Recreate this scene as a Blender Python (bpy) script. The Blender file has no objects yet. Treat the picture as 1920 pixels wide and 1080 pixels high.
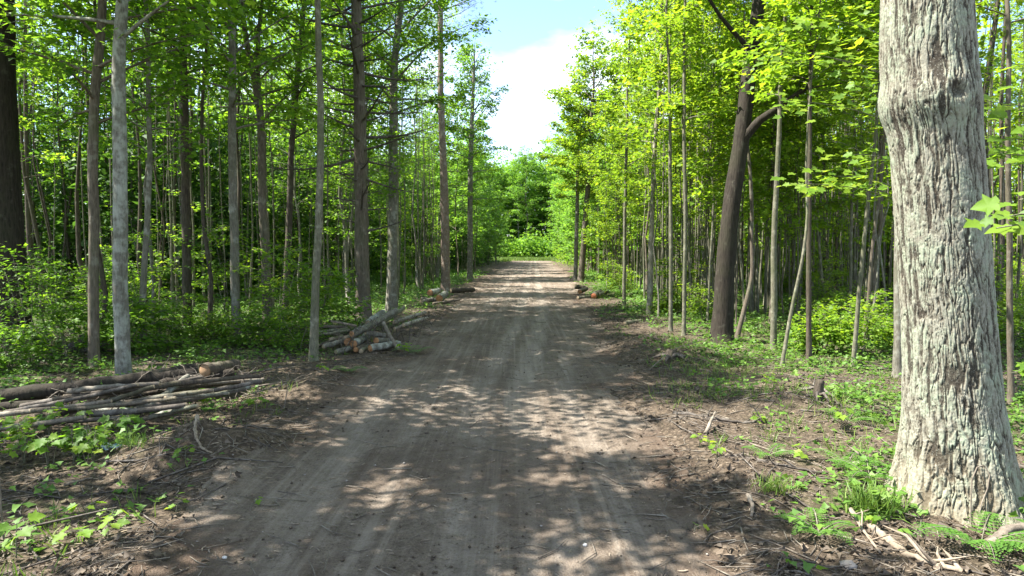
import bpy, math, random
import numpy as np
from mathutils import Vector

random.seed(7)
PI = math.pi
sc = bpy.context.scene
C = sc.collection

# ------------------------------------------------------------------ camera maths
F, CX, CY, CAMZ = 1280.0, 960.0, 540.0, 2.0
PITCH = math.atan((540 - 468) / F)
cp, sp = math.cos(PITCH), math.sin(PITCH)

def ray(px, py):
    a, b = px - CX, CY - py
    return np.array([a, F * cp + b * sp, -F * sp + b * cp])

def at(px, py, Y):
    d = ray(px, py)
    t = Y / d[1]
    return np.array([d[0] * t, Y, CAMZ + d[2] * t])

def ground_at(px, py):
    d = ray(px, py)
    t = -CAMZ / d[2]
    return np.array([d[0] * t, d[1] * t, 0.0])

def project(x, y, z):
    w = y * cp - (z - CAMZ) * sp
    v = y * sp + (z - CAMZ) * cp
    if w < 0.1:
        return None
    return CX + F * x / w, CY - F * v / w

# ------------------------------------------------------------------ numpy noise
def _hash(ix, iy, seed):
    h = (ix.astype(np.int64) * 374761393 + iy.astype(np.int64) * 668265263 + seed * 974711) & 0x7fffffff
    h = ((h ^ (h >> 13)) * 1274126177) & 0x7fffffff
    h = h ^ (h >> 16)
    return (h & 0xffffff) / float(0xffffff)

def vnoise(x, y, seed=0):
    x = np.asarray(x, float); y = np.asarray(y, float)
    ix = np.floor(x); iy = np.floor(y)
    fx = x - ix; fy = y - iy
    fx = fx * fx * fx * (fx * (fx * 6 - 15) + 10); fy = fy * fy * fy * (fy * (fy * 6 - 15) + 10)
    a = _hash(ix, iy, seed); b = _hash(ix + 1, iy, seed)
    c = _hash(ix, iy + 1, seed); d = _hash(ix + 1, iy + 1, seed)
    return (a * (1 - fx) + b * fx) * (1 - fy) + (c * (1 - fx) + d * fx) * fy

def fbm(x, y, seed=0, octv=4, gain=0.5):
    s = 0; a = 1; n = 0
    for o in range(octv):
        s = s + a * vnoise(x * 2 ** o, y * 2 ** o, seed + o * 17)
        n += a; a *= gain
    return s / n

def sstep(a, b, x):
    t = np.clip((x - a) / (b - a), 0, 1)
    return t * t * (3 - 2 * t)

# ------------------------------------------------------------------ road and terrain
RY = np.array([-60., 0, 4.2, 8.8, 18, 28, 69, 116, 300.])
RC = np.array([-.3, -.3, -.32, -.5, .15, .5, 1.9, 3.3, 9.])
RW = np.array([1.75, 1.75, 1.8, 2.15, 2.35, 2.4, 3.2, 3.2, 3.2])
def road_c(y): return np.interp(y, RY, RC)
def road_w(y): return np.interp(y, RY, RW)

TRACKS = [(-1.2, .19, .6), (-.70, .10, .4), (-.06, .18, .85), (.64, .21, 1.0), (1.20, .12, .45)]
def track_mask(u, y):
    m = np.zeros_like(u)
    for i, (c, w, st) in enumerate(TRACKS):
        cc = c + .07 * (vnoise(y * .07, y * 0 + i, 50 + i) - .5) * 2
        m = np.maximum(m, st * np.exp(-np.abs((u - cc) / w) ** 4) * (.35 + .95 * vnoise(y * .35, u * 0 + i * 3.3, 60 + i)))
    return np.clip(m, 0, 1)

MOUNDS = []
def _m(px, py, r, h): g = ground_at(px, py); MOUNDS.append((g[0], g[1], r, h))
_m(325, 858, .55, .20); _m(400, 850, .5, .10); _m(1215, 652, .7, .22); _m(1255, 672, .6, .18); _m(640, 720, 1.0, .10); _m(1410, 905, .5, .10); _m(1480, 760, .9, .12)
_m(1640, 975, .5, .06); _m(790, 640, .8, .10)

def height(x, y):
    x = np.asarray(x, float); y = np.asarray(y, float)
    u = x - road_c(y); w = road_w(y)
    off = sstep(0, 2.0, np.abs(u) - w)
    z = off * (.16 * (fbm(x * .35, y * .35, 3) - .42) + .10 * (fbm(x * 1.3, y * 1.3, 4) - .5))
    z = z + off * .05 * (fbm(x * 5, y * 5, 8, 2) - .5)
    z = z + .035 * (fbm(x * 1.1, y * .6, 5) - .5) * (1 - off) + .022 * (fbm(x * 6, y * 4, 6, 3) - .5)
    berm = np.exp(-((np.abs(u) - w - .25) / .35) ** 2)
    z = z + berm * .10 * sstep(.35, .8, fbm(x * .8, y * .5, 7))
    z = z - .028 * track_mask(u, y) * (1 - off)
    side = np.clip(np.abs(u) - w - 2, 0, 40)
    z = z + np.where(u < 0, .012, .006) * side
    for mx, my, r, h in MOUNDS:
        z = z + h * np.exp(-((x - mx) ** 2 + (y - my) ** 2) / r ** 2) * (.75 + .5 * vnoise(x * 6, y * 6, 9))
    return z

def H1(x, y): return float(height(np.array([x]), np.array([y]))[0])

# ------------------------------------------------------------------ mesh helpers
def mesh_np(name, V, faces, mats, smooth=False, attrs=None, matidx=None):
    """faces: list of (n,k) int arrays"""
    me = bpy.data.meshes.new(name)
    V = np.ascontiguousarray(V, dtype=np.float32)
    me.vertices.add(len(V)); me.vertices.foreach_set('co', V.ravel())
    loops = np.concatenate([f.ravel() for f in faces]).astype(np.int32)
    tot = np.concatenate([np.full(len(f), f.shape[1], np.int32) for f in faces])
    st = np.concatenate([[0], np.cumsum(tot)[:-1]]).astype(np.int32)
    me.loops.add(len(loops)); me.loops.foreach_set('vertex_index', loops)
    me.polygons.add(len(tot)); me.polygons.foreach_set('loop_start', st)
    me.polygons.foreach_set('loop_total', tot)
    if smooth:
        me.polygons.foreach_set('use_smooth', np.ones(len(tot), bool))
    if matidx is not None:
        me.polygons.foreach_set('material_index', matidx.astype(np.int32))
    for m in (mats if isinstance(mats, (list, tuple)) else [mats]):
        me.materials.append(m)
    me.update(calc_edges=True)
    if attrs:
        for k, a in attrs.items():
            at_ = me.attributes.new(k, 'FLOAT', 'POINT')
            at_.data.foreach_set('value', np.ascontiguousarray(a, dtype=np.float32))
    return me

def link(name, me, parent=None, loc=None):
    o = bpy.data.objects.new(name, me)
    C.objects.link(o)
    if parent is not None:
        o.parent = parent
    if loc is not None:
        o.location = loc
    return o

def tag(o, label=None, cat=None, group=None, kind=None):
    if label: o['label'] = label
    if cat: o['category'] = cat
    if group: o['group'] = group
    if kind: o['kind'] = kind
    return o

def empty(name, loc):
    o = bpy.data.objects.new(name, None)
    o.empty_display_size = .2
    C.objects.link(o); o.location = loc
    return o

def norm(a):
    return a / np.maximum(np.linalg.norm(a, axis=-1, keepdims=True), 1e-9)

class Tubes:
    def __init__(s): s.V = []; s.Q = []; s.n = 0; s.T = []
    def add(s, P, R, sides=6, cap=True, wob=0, rng=None, flat=1.0):
        P = np.asarray(P, float); R = np.asarray(R, float); n = len(P)
        t = np.gradient(P, axis=0); t = norm(t)
        ref = np.array([1., 0, 0]) if abs(t[0][2]) > .7 else np.array([0, 0, 1.])
        a = norm(np.cross(t, ref)); b = np.cross(t, a)
        th = np.arange(sides) / sides * 2 * PI
        rr = R[:, None] * np.ones(sides)[None]
        if wob and rng is not None:
            rr = rr * (1 + wob * (rng.random((n, sides)) - .5) * 2)
        ring = P[:, None] + rr[..., None] * (a[:, None] * np.cos(th)[None, :, None] + flat * b[:, None] * np.sin(th)[None, :, None])
        s.V.append(ring.reshape(-1, 3))
        i = np.arange(n - 1)[:, None] * sides; j = np.arange(sides)[None]; k = (j + 1) % sides
        q = np.stack([i + j, i + k, i + sides + k, i + sides + j], -1).reshape(-1, 4) + s.n
        s.Q.append(q)
        base = s.n; s.n += n * sides
        if cap:
            for (r0, pc) in ((0, P[0]), ((n - 1) * sides, P[-1])):
                s.V.append(np.array([pc])); c = s.n; s.n += 1
                jj = np.arange(sides); kk = (jj + 1) % sides
                s.T.append(np.stack([base + r0 + jj, base + r0 + kk, np.full(sides, c)], -1))
        return s
    def mesh(s, name, mat, smooth=True):
        f = [np.concatenate(s.Q)]
        if s.T: f.append(np.concatenate(s.T))
        return mesh_np(name, np.concatenate(s.V), f, mat, smooth)

# leaf templates: verts (x across, y along, z up), faces
KITE = (np.array([[0, 0, 0], [.38, .42, .07], [0, 1, -.05], [-.38, .42, .07]]), [np.array([[0, 1, 2, 3]])])
LOBE = (np.array([[0, 0, 0], [.50, .26, .06], [.26, .46, .05], [0, 1, -.06], [-.26, .46, .05], [-.50, .26, .06]]),
        [np.array([[0, 1, 2, 3], [0, 3, 4, 5]])])
_h = [(.12, -.08), (.40, .02), (.30, .20), (.62, .48), (.34, .50), (.22, .72)]
MAPLE_V = np.array([[0, .36, -.02], [0, 0, 0]] + [[x, y, .05 + .05 * x] for x, y in _h] + [[0, 1, -.05]] + [[-x, y, .05 + .05 * x] for x, y in _h[::-1]])
_n = len(MAPLE_V) - 1
MAPLE = (MAPLE_V, [np.array([[0, 1 + i, 1 + (i + 1) % _n] for i in range(_n)])])
BLADE = (np.array([[-.03, 0, 0], [.03, 0, 0], [.02, .55, .12], [-.02, .55, .12], [0, 1, .0]]), [np.array([[0, 1, 2, 3]]), np.array([[3, 2, 4]])])
NEEDLE = (np.array([[-.012, 0, 0], [.012, 0, 0], [0, 1, 0]]), [np.array([[0, 1, 2]])])

def leaf_mesh(name, P, D, N, S, tmpl, mat, rng, extra=None):
    tv, tf = tmpl
    n, k = len(P), len(tv)
    D = norm(D); X = norm(np.cross(D, N)); N2 = np.cross(X, D)
    S = np.broadcast_to(S, (n,))
    V = P[:, None] + S[:, None, None] * (tv[None, :, 0, None] * X[:, None] + tv[None, :, 1, None] * D[:, None] + tv[None, :, 2, None] * N2[:, None])
    off = (np.arange(n) * k)
    faces = [(f[None] + off[:, None, None]).reshape(-1, f.shape[1]) for f in tf]
    at_ = {'rnd': np.repeat(rng.random(n), k)}
    return mesh_np(name, V.reshape(-1, 3), faces, mat, False, at_)

# ------------------------------------------------------------------ materials
def new_mat(name):
    m = bpy.data.materials.new(name); m.use_nodes = True
    nt = m.node_tree; nt.nodes.clear()
    out = nt.nodes.new('ShaderNodeOutputMaterial')
    return m, nt, out

def N(nt, t, **kw):
    n = nt.nodes.new(t)
    for k, v in kw.items():
        if k in n.inputs: n.inputs[k].default_value = v
        else: setattr(n, k, v)
    return n

def ramp(nt, fac, stops):
    r = nt.nodes.new('ShaderNodeValToRGB'); e = r.color_ramp.elements
    while len(e) < len(stops): e.new(.5)
    for i, (p, c) in enumerate(stops):
        e[i].position = p; e[i].color = (*c, 1)
    nt.links.new(fac, r.inputs[0])
    return r.outputs[0]

def mixc(nt, fac, a, b, mode='MIX'):
    m = nt.nodes.new('ShaderNodeMix'); m.data_type = 'RGBA'; m.blend_type = mode
    for s, v in ((m.inputs[0], fac), (m.inputs[6], a), (m.inputs[7], b)):
        if hasattr(v, 'links') or hasattr(v, 'is_linked'): nt.links.new(v, s)
        else: s.default_value = v if isinstance(v, (int, float)) else (*v, 1)
    return m.outputs[2]

def mathn(nt, op, a, b=0, clamp=False):
    m = nt.nodes.new('ShaderNodeMath'); m.operation = op; m.use_clamp = clamp
    for s, v in ((m.inputs[0], a), (m.inputs[1], b)):
        if isinstance(v, (int, float)): s.default_value = v
        else: nt.links.new(v, s)
    return m.outputs[0]

def leaf_mat(name, stops, trans, tf=.42, rough=.55):
    m, nt, out = new_mat(name)
    a = N(nt, 'ShaderNodeAttribute', attribute_name='rnd')
    oi = N(nt, 'ShaderNodeObjectInfo')
    f = mathn(nt, 'ADD', mathn(nt, 'MULTIPLY', a.outputs['Fac'], .72), mathn(nt, 'MULTIPLY', oi.outputs['Random'], .28))
    col = ramp(nt, f, stops)
    p = N(nt, 'ShaderNodeBsdfPrincipled', Roughness=rough)
    p.inputs['Specular IOR Level'].default_value = .35
    nt.links.new(col, p.inputs['Base Color'])
    t = N(nt, 'ShaderNodeBsdfTranslucent')
    tc = mixc(nt, 1.0, col, trans, 'MULTIPLY')
    nt.links.new(tc, t.inputs[0])
    mx = N(nt, 'ShaderNodeMixShader'); mx.inputs[0].default_value = tf
    nt.links.new(p.outputs[0], mx.inputs[1]); nt.links.new(t.outputs[0], mx.inputs[2])
    nt.links.new(mx.outputs[0], out.inputs[0])
    return m

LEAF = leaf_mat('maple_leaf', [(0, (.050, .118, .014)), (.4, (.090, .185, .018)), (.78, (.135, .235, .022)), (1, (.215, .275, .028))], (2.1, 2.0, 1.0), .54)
LEAF_R = leaf_mat('sun_toned_maple_leaf', [(0, (.070, .150, .016)), (.45, (.125, .225, .020)), (.8, (.175, .270, .024)), (1, (.250, .300, .030))], (2.1, 1.9, .9), .52)  # maple leaf lightened and yellowed, sunlit tone put into the colour
LEAF_B = leaf_mat('cool_leaf', [(0, (.055, .130, .026)), (.5, (.095, .195, .034)), (1, (.140, .245, .036))], (1.9, 1.8, 1.2), .48)
LEAF_F = leaf_mat('far_leaf', [(0, (.060, .150, .022)), (.5, (.105, .220, .028)), (1, (.160, .270, .032))], (2.0, 1.9, 1.1), .5)
LEAF_D = leaf_mat('shade_toned_leaf', [(0, (.026, .065, .014)), (.5, (.050, .110, .018)), (.85, (.085, .165, .020)), (1, (.14, .21, .026))], (1.8, 1.8, 1.0), .42)  # darker copy of the leaf, forest shade put into the colour
COVER = leaf_mat('ground_leaf', [(0, (.050, .115, .018)), (.5, (.085, .175, .024)), (1, (.140, .225, .034))], (1.6, 1.6, 1.1), .35)
GRASSM = leaf_mat('grass_blade', [(0, (.060, .120, .020)), (.6, (.110, .185, .028)), (1, (.200, .210, .060))], (1.5, 1.5, 1.0), .3)
FERNM = leaf_mat('fern_leaf', [(0, (.060, .150, .022)), (1, (.100, .210, .030))], (1.6, 1.6, 1.0), .4)
NEEDLEM = leaf_mat('pine_needle', [(0, (.030, .060, .022)), (.7, (.055, .085, .035)), (1, (.12, .095, .06))], (1, 1, 1), .1)
LITTER = leaf_mat('dead_leaf', [(0, (.032, .025, .019)), (.5, (.070, .054, .040)), (.8, (.120, .094, .069)), (.95, (.21, .17, .13)), (1, (.40, .34, .27))], (1, 1, 1), .12, .75)

def bark_mat(name, dark, mid, pale, pale_amt=.5, scale=1.0, bump=.5, moss=0.0, stretch=.22):
    m, nt, out = new_mat(name)
    tc = N(nt, 'ShaderNodeTexCoord'); mp = N(nt, 'ShaderNodeMapping'); mp.inputs['Scale'].default_value = (1, 1, stretch)
    nt.links.new(tc.outputs['Object'], mp.inputs[0])
    oi = N(nt, 'ShaderNodeObjectInfo')
    n1 = N(nt, 'ShaderNodeTexNoise', Scale=38 * scale, Detail=5.0, Roughness=.65); nt.links.new(mp.outputs[0], n1.inputs['Vector'])
    n2 = N(nt, 'ShaderNodeTexNoise', Scale=5.5 * scale, Detail=4.0, Roughness=.6); nt.links.new(tc.outputs['Object'], n2.inputs['Vector'])
    c = ramp(nt, n1.outputs[0], [(.32, dark), (.52, mid), (.75, tuple(min(1, x * 1.45) for x in mid))])
    pf = ramp(nt, n2.outputs[0], [(.62 - .22 * pale_amt, (0, 0, 0)), (.70 - .14 * pale_amt, (1, 1, 1))])
    fine = mathn(nt, 'MULTIPLY', pf, mathn(nt, 'ADD', .25, mathn(nt, 'MULTIPLY', n1.outputs[0], 1.2)), True)
    c = mixc(nt, mathn(nt, 'MULTIPLY', fine, .75), c, pale)
    if moss:
        n3 = N(nt, 'ShaderNodeTexNoise', Scale=2.2, Detail=3.0); nt.links.new(tc.outputs['Object'], n3.inputs['Vector'])
        mf = ramp(nt, n3.outputs[0], [(.45, (0, 0, 0)), (.65, (moss, moss, moss))])
        c = mixc(nt, mf, c, (.065, .085, .030))
    c = mixc(nt, mathn(nt, 'MULTIPLY', oi.outputs['Random'], .35), c, tuple(x * .55 for x in mid))
    p = N(nt, 'ShaderNodeBsdfPrincipled', Roughness=.9); p.inputs['Specular IOR Level'].default_value = .2
    nt.links.new(c, p.inputs['Base Color'])
    b = N(nt, 'ShaderNodeBump', Strength=bump, Distance=.015); nt.links.new(n1.outputs[0], b.inputs['Height'])
    nt.links.new(b.outputs[0], p.inputs['Normal'])
    nt.links.new(p.outputs[0], out.inputs[0])
    return m

BARK_GREY = bark_mat('grey_maple_bark', (.075, .066, .052), (.150, .138, .112), (.34, .345, .30), .45, 1, .6, .35)
BARK_LICHEN = bark_mat('lichen_maple_bark', (.075, .068, .056), (.16, .15, .125), (.40, .42, .37), .85, 1.1, .7, .25)
BARK_DARK = bark_mat('dark_bark', (.028, .022, .017), (.075, .060, .046), (.14, .13, .10), .15, .9, 1.0, .25, .15)
BARK_BLACK = bark_mat('blackish_bark', (.012, .009, .007), (.032, .026, .020), (.07, .065, .05), .1, .9, 1.0, .1, .16)
BARK_BROWN = bark_mat('brown_bark', (.050, .040, .031), (.120, .098, .076), (.22, .21, .17), .3, .9, .9, .3, .16)
BARK_PINE = bark_mat('red_pine_bark', (.075, .055, .043), (.190, .145, .115), (.30, .27, .23), .4, .9, .9, 0, .3)
BARK_SAP = bark_mat('sapling_bark', (.060, .056, .040), (.140, .132, .094), (.30, .29, .22), .4, 1.4, .4, .5)
BARK_SUN = bark_mat('pale_pole_bark', (.110, .096, .074), (.230, .205, .160), (.42, .40, .33), .5, 1.2, .5, .3)
DEADWOOD = bark_mat('dead_branch_wood', (.034, .028, .023), (.080, .068, .057), (.19, .17, .15), .4, 1.2, .4)
STICK = bark_mat('weathered_stick', (.070, .057, .044), (.150, .126, .100), (.30, .27, .22), .5, 1.0, .5)
DRYWOOD = bark_mat('bleached_wood', (.10, .078, .055), (.22, .175, .13), (.33, .28, .215), .5, .8, .6)

def wood_end(name, c1, c2):
    m, nt, out = new_mat(name)
    tc = N(nt, 'ShaderNodeTexCoord')
    n = N(nt, 'ShaderNodeTexNoise', Scale=22.0, Detail=5.0); nt.links.new(tc.outputs['Object'], n.inputs['Vector'])
    w = N(nt, 'ShaderNodeTexNoise', Scale=7.0, Detail=3.0); nt.links.new(tc.outputs['Object'], w.inputs['Vector'])
    f = mathn(nt, 'MULTIPLY', mathn(nt, 'ADD', n.outputs[0], w.outputs[0]), .5)
    c = ramp(nt, f, [(.38, c1), (.62, c2)])
    wv = N(nt, 'ShaderNodeTexWave', Scale=26.0, Distortion=1.5); wv.wave_type = 'RINGS'; wv.rings_direction = 'SPHERICAL'; nt.links.new(tc.outputs['Object'], wv.inputs['Vector'])
    c = mixc(nt, mathn(nt, 'MULTIPLY', wv.outputs['Fac'], .35), c, tuple(x * .5 for x in c1))
    p = N(nt, 'ShaderNodeBsdfPrincipled', Roughness=.8); nt.links.new(c, p.inputs['Base Color'])
    nt.links.new(p.outputs[0], out.inputs[0])
    return m
CUT_ORANGE = wood_end('fresh_cut_wood', (.20, .085, .032), (.40, .215, .095))
CUT_PALE = wood_end('pale_cut_wood', (.22, .165, .10), (.36, .28, .18))
CUT_TAN = wood_end('tan_cut_wood', (.17, .095, .045), (.33, .205, .110))
CUT_RED = wood_end('reddish_cut_wood', (.30, .08, .03), (.46, .17, .07))

def soil_mat(name, c1, c2, c3, road):
    m, nt, out = new_mat(name)
    tc = N(nt, 'ShaderNodeTexCoord')
    P = tc.outputs['Object']
    def noise(s, d=6.0, r=.6, v=P):
        n = N(nt, 'ShaderNodeTexNoise', Scale=s, Detail=d, Roughness=r); nt.links.new(v, n.inputs['Vector']); return n.outputs[0]
    big = noise(.7, 4); mid = noise(6, 6, .7); fine = noise(48, 6, .75); grit = noise(170, 3, .6)
    vo = N(nt, 'ShaderNodeTexVoronoi', Scale=34.0); vo.inputs['Randomness'].default_value = 1
    nt.links.new(P, vo.inputs['Vector'])
    f = mathn(nt, 'ADD', mathn(nt, 'MULTIPLY', mid, .5), mathn(nt, 'ADD', mathn(nt, 'MULTIPLY', fine, .4), mathn(nt, 'MULTIPLY', big, .3)))
    f = mathn(nt, 'SUBTRACT', f, .1)
    c = ramp(nt, f, [(.38, c1), (.5, c2), (.62, c3)])
    if road:
        a = N(nt, 'ShaderNodeAttribute', attribute_name='track')
        tf = mathn(nt, 'MULTIPLY', a.outputs['Fac'], mathn(nt, 'ADD', .35, mathn(nt, 'MULTIPLY', mid, .8)), True)
        c = mixc(nt, mathn(nt, 'MULTIPLY', tf, .9), c, (.335, .288, .238))
        spk = ramp(nt, noise(85, 3, .7), [(.56, (0, 0, 0)), (.66, (1, 1, 1))])
        c = mixc(nt, mathn(nt, 'MULTIPLY', spk, .45), c, (.060, .046, .035))
        spd = ramp(nt, mathn(nt, 'ADD', mathn(nt, 'MULTIPLY', noise(30, 4, .75), .8), mathn(nt, 'MULTIPLY', noise(3.5, 3), .2)), [(.56, (0, 0, 0)), (.60, (1, 1, 1))])
        c = mixc(nt, mathn(nt, 'MULTIPLY', spd, .55), c, (.055, .043, .033))
        spl = ramp(nt, noise(130, 2, .6), [(.66, (0, 0, 0)), (.72, (1, 1, 1))])
        c = mixc(nt, mathn(nt, 'MULTIPLY', spl, .5), c, (.33, .29, .245))
        ms = N(nt, 'ShaderNodeMapping'); ms.inputs['Scale'].default_value = (9, .35, 1); ms.inputs['Rotation'].default_value = (0, 0, .03); nt.links.new(P, ms.inputs[0])
        st = ramp(nt, noise(1.0, 5, .65, ms.outputs[0]), [(.40, (0, 0, 0)), (.62, (1, 1, 1))])
        c = mixc(nt, mathn(nt, 'MULTIPLY', st, .38), c, (.085, .066, .050))
        ms2 = N(nt, 'ShaderNodeMapping'); ms2.inputs['Scale'].default_value = (13, .28, 1); ms2.inputs['Location'].default_value = (5, 3, 0); nt.links.new(P, ms2.inputs[0])
        st2 = ramp(nt, noise(1.0, 4, .6, ms2.outputs[0]), [(.52, (0, 0, 0)), (.64, (1, 1, 1))])
        c = mixc(nt, mathn(nt, 'MULTIPLY', st2, .40), c, (.290, .245, .198))
        w = N(nt, 'ShaderNodeAttribute', attribute_name='rich')
        c = mixc(nt, mathn(nt, 'MULTIPLY', w.outputs['Fac'], .75), c, (.080, .052, .035))
    else:
        vr = N(nt, 'ShaderNodeSeparateColor'); nt.links.new(vo.outputs['Color'], vr.inputs[0])
        lc = ramp(nt, vr.outputs[0], [(0, (.036, .027, .019)), (.5, (.082, .060, .042)), (.85, (.145, .110, .078)), (1, (.23, .18, .135))])
        c = mixc(nt, .62, c, lc)
        g = N(nt, 'ShaderNodeAttribute', attribute_name='green')
        gn = ramp(nt, noise(9, 5, .7), [(.40, (0, 0, 0)), (.58, (1, 1, 1))])
        gc = ramp(nt, fine, [(.3, (.030, .055, .014)), (.7, (.085, .130, .030))])
        c = mixc(nt, mathn(nt, 'MULTIPLY', mathn(nt, 'MULTIPLY', g.outputs['Fac'], gn), .8), c, gc)
    p = N(nt, 'ShaderNodeBsdfPrincipled', Roughness=.95); p.inputs['Specular IOR Level'].default_value = .15
    nt.links.new(c, p.inputs['Base Color'])
    hsum = mathn(nt, 'ADD', mathn(nt, 'MULTIPLY', mid, .6), mathn(nt, 'ADD', mathn(nt, 'MULTIPLY', fine, .35), mathn(nt, 'ADD', mathn(nt, 'MULTIPLY', noise(17, 4, .7), .5), mathn(nt, 'MULTIPLY', grit, .12))))
    b = N(nt, 'ShaderNodeBump', Strength=1.0, Distance=.06 if road else .06); nt.links.new(hsum, b.inputs['Height'])
    nt.links.new(b.outputs[0], p.inputs['Normal'])
    nt.links.new(p.outputs[0], out.inputs[0])
    return m
ROADM = soil_mat('dirt_road_soil', (.102, .079, .060), (.172, .137, .106), (.245, .204, .163), True)
FLOORM = soil_mat('forest_floor_soil', (.038, .029, .021), (.075, .058, .042), (.125, .097, .071), False)
CLOD = soil_mat('dirt_clod', (.07, .054, .041), (.125, .10, .078), (.19, .155, .122), False)

def plain(name, col, rough=.6, sc_=30, var=.25):
    m, nt, out = new_mat(name)
    tc = N(nt, 'ShaderNodeTexCoord'); n = N(nt, 'ShaderNodeTexNoise', Scale=sc_, Detail=4.0); nt.links.new(tc.outputs['Object'], n.inputs['Vector'])
    c = ramp(nt, n.outputs[0], [(.3, tuple(x * (1 - var) for x in col)), (.7, tuple(min(1, x * (1 + var)) for x in col))])
    p = N(nt, 'ShaderNodeBsdfPrincipled', Roughness=rough); nt.links.new(c, p.inputs['Base Color']); nt.links.new(p.outputs[0], out.inputs[0])
    return m
STONEM = plain('pale_stone', (.50, .47, .43), .8)
STONE2 = plain('grey_stone', (.24, .21, .18), .85)

# ------------------------------------------------------------------ ground sheets
def graded(fine_lo, fine_hi, step, lo, hi, grow=1.07):
    mid = list(np.arange(fine_lo, fine_hi + 1e-6, step))
    a = []; s = step; v = fine_lo
    while v > lo: s *= grow; v -= s; a.append(v)
    b = []; s = step; v = mid[-1]
    while v < hi: s *= grow; v += s; b.append(v)
    return np.array(a[::-1] + mid + b)
XS = graded(-4.6, 5.6, .07, -420, 420, 1.075)
ys = [2.6]
while ys[-1] < 700: ys.append(ys[-1] + max(.06, .0085 * ys[-1] * (1 if ys[-1] < 140 else 4)))
yb = []; s_, v_ = .06, 2.6
while v_ > -80: s_ *= 1.12; v_ -= s_; yb.append(v_)
YS = np.array(yb[::-1] + ys)

def edge_d(X, Y):
    """signed distance outside the ragged road edge"""
    u = X - road_c(Y)
    rag = .55 * (fbm(X * .9, Y * .55, 21) - .5) + .22 * (fbm(X * 4, Y * 3, 22) - .5)
    return np.abs(u) - road_w(Y) + rag * 2

def green_map(X, Y):
    u = X - road_c(Y); w = road_w(Y)
    d = np.where(u < 0, -u - w - .7, u - w - .6)
    g = sstep(-.6, 2.2, d + 2.6 * (fbm(X * .55, Y * .45, 31) - .5))
    far = sstep(9.5, 14, Y)
    return g * np.maximum(.12 + .88 * sstep(.42, .61, fbm(X * 1.1, Y * 1.1, 33)), far * .85)

def sheet(name, xs, ys, zfun, mat, attr_fun):
    X, Y = np.meshgrid(xs, ys)
    Z = zfun(X, Y)
    V = np.stack([X, Y, Z], -1).reshape(-1, 3)
    nx, ny = len(xs), len(ys)
    i, j = np.meshgrid(np.arange(nx - 1), np.arange(ny - 1))
    k = (j * nx + i).ravel()
    q = np.stack([k, k + 1, k + nx + 1, k + nx], -1)
    me = mesh_np(name, V, [q], mat, True, {k_: a.ravel() for k_, a in attr_fun(X, Y).items()})
    return link(name, me)

o = sheet('forest_floor', XS, YS, lambda X, Y: height(X, Y) - .12 * sstep(.06, -.30, edge_d(X, Y)) * (Y < 120), FLOORM,
          lambda X, Y: {'green': green_map(X, Y)})
tag(o, kind='structure')
xr = XS[(XS > -8) & (XS < 12)]; yr = YS[(YS > -40) & (YS < 120)]
def road_attr(X, Y):
    u = X - road_c(Y)
    e = edge_d(X, Y)
    return {'track': track_mask(u, Y) * sstep(.2, -.5, e), 'rich': np.clip(sstep(-.9, .1, e) * sstep(.42, .62, fbm(X * .9, Y * .7, 41)) + .5 * sstep(.55, .7, fbm(X * 1.6, Y * .5, 43)), 0, 1)}
o = sheet('dirt_road', xr, yr, lambda X, Y: height(X, Y) - .004 - .14 * sstep(-.05, .45, edge_d(X, Y)), ROADM, road_attr)
tag(o, kind='structure')

# ------------------------------------------------------------------ trees
def interp_path(path, rad, z):
    pz = path[:, 2]
    return np.array([np.interp(z, pz, path[:, 0]), np.interp(z, pz, path[:, 1]), z]), np.interp(z, pz, rad)

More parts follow.
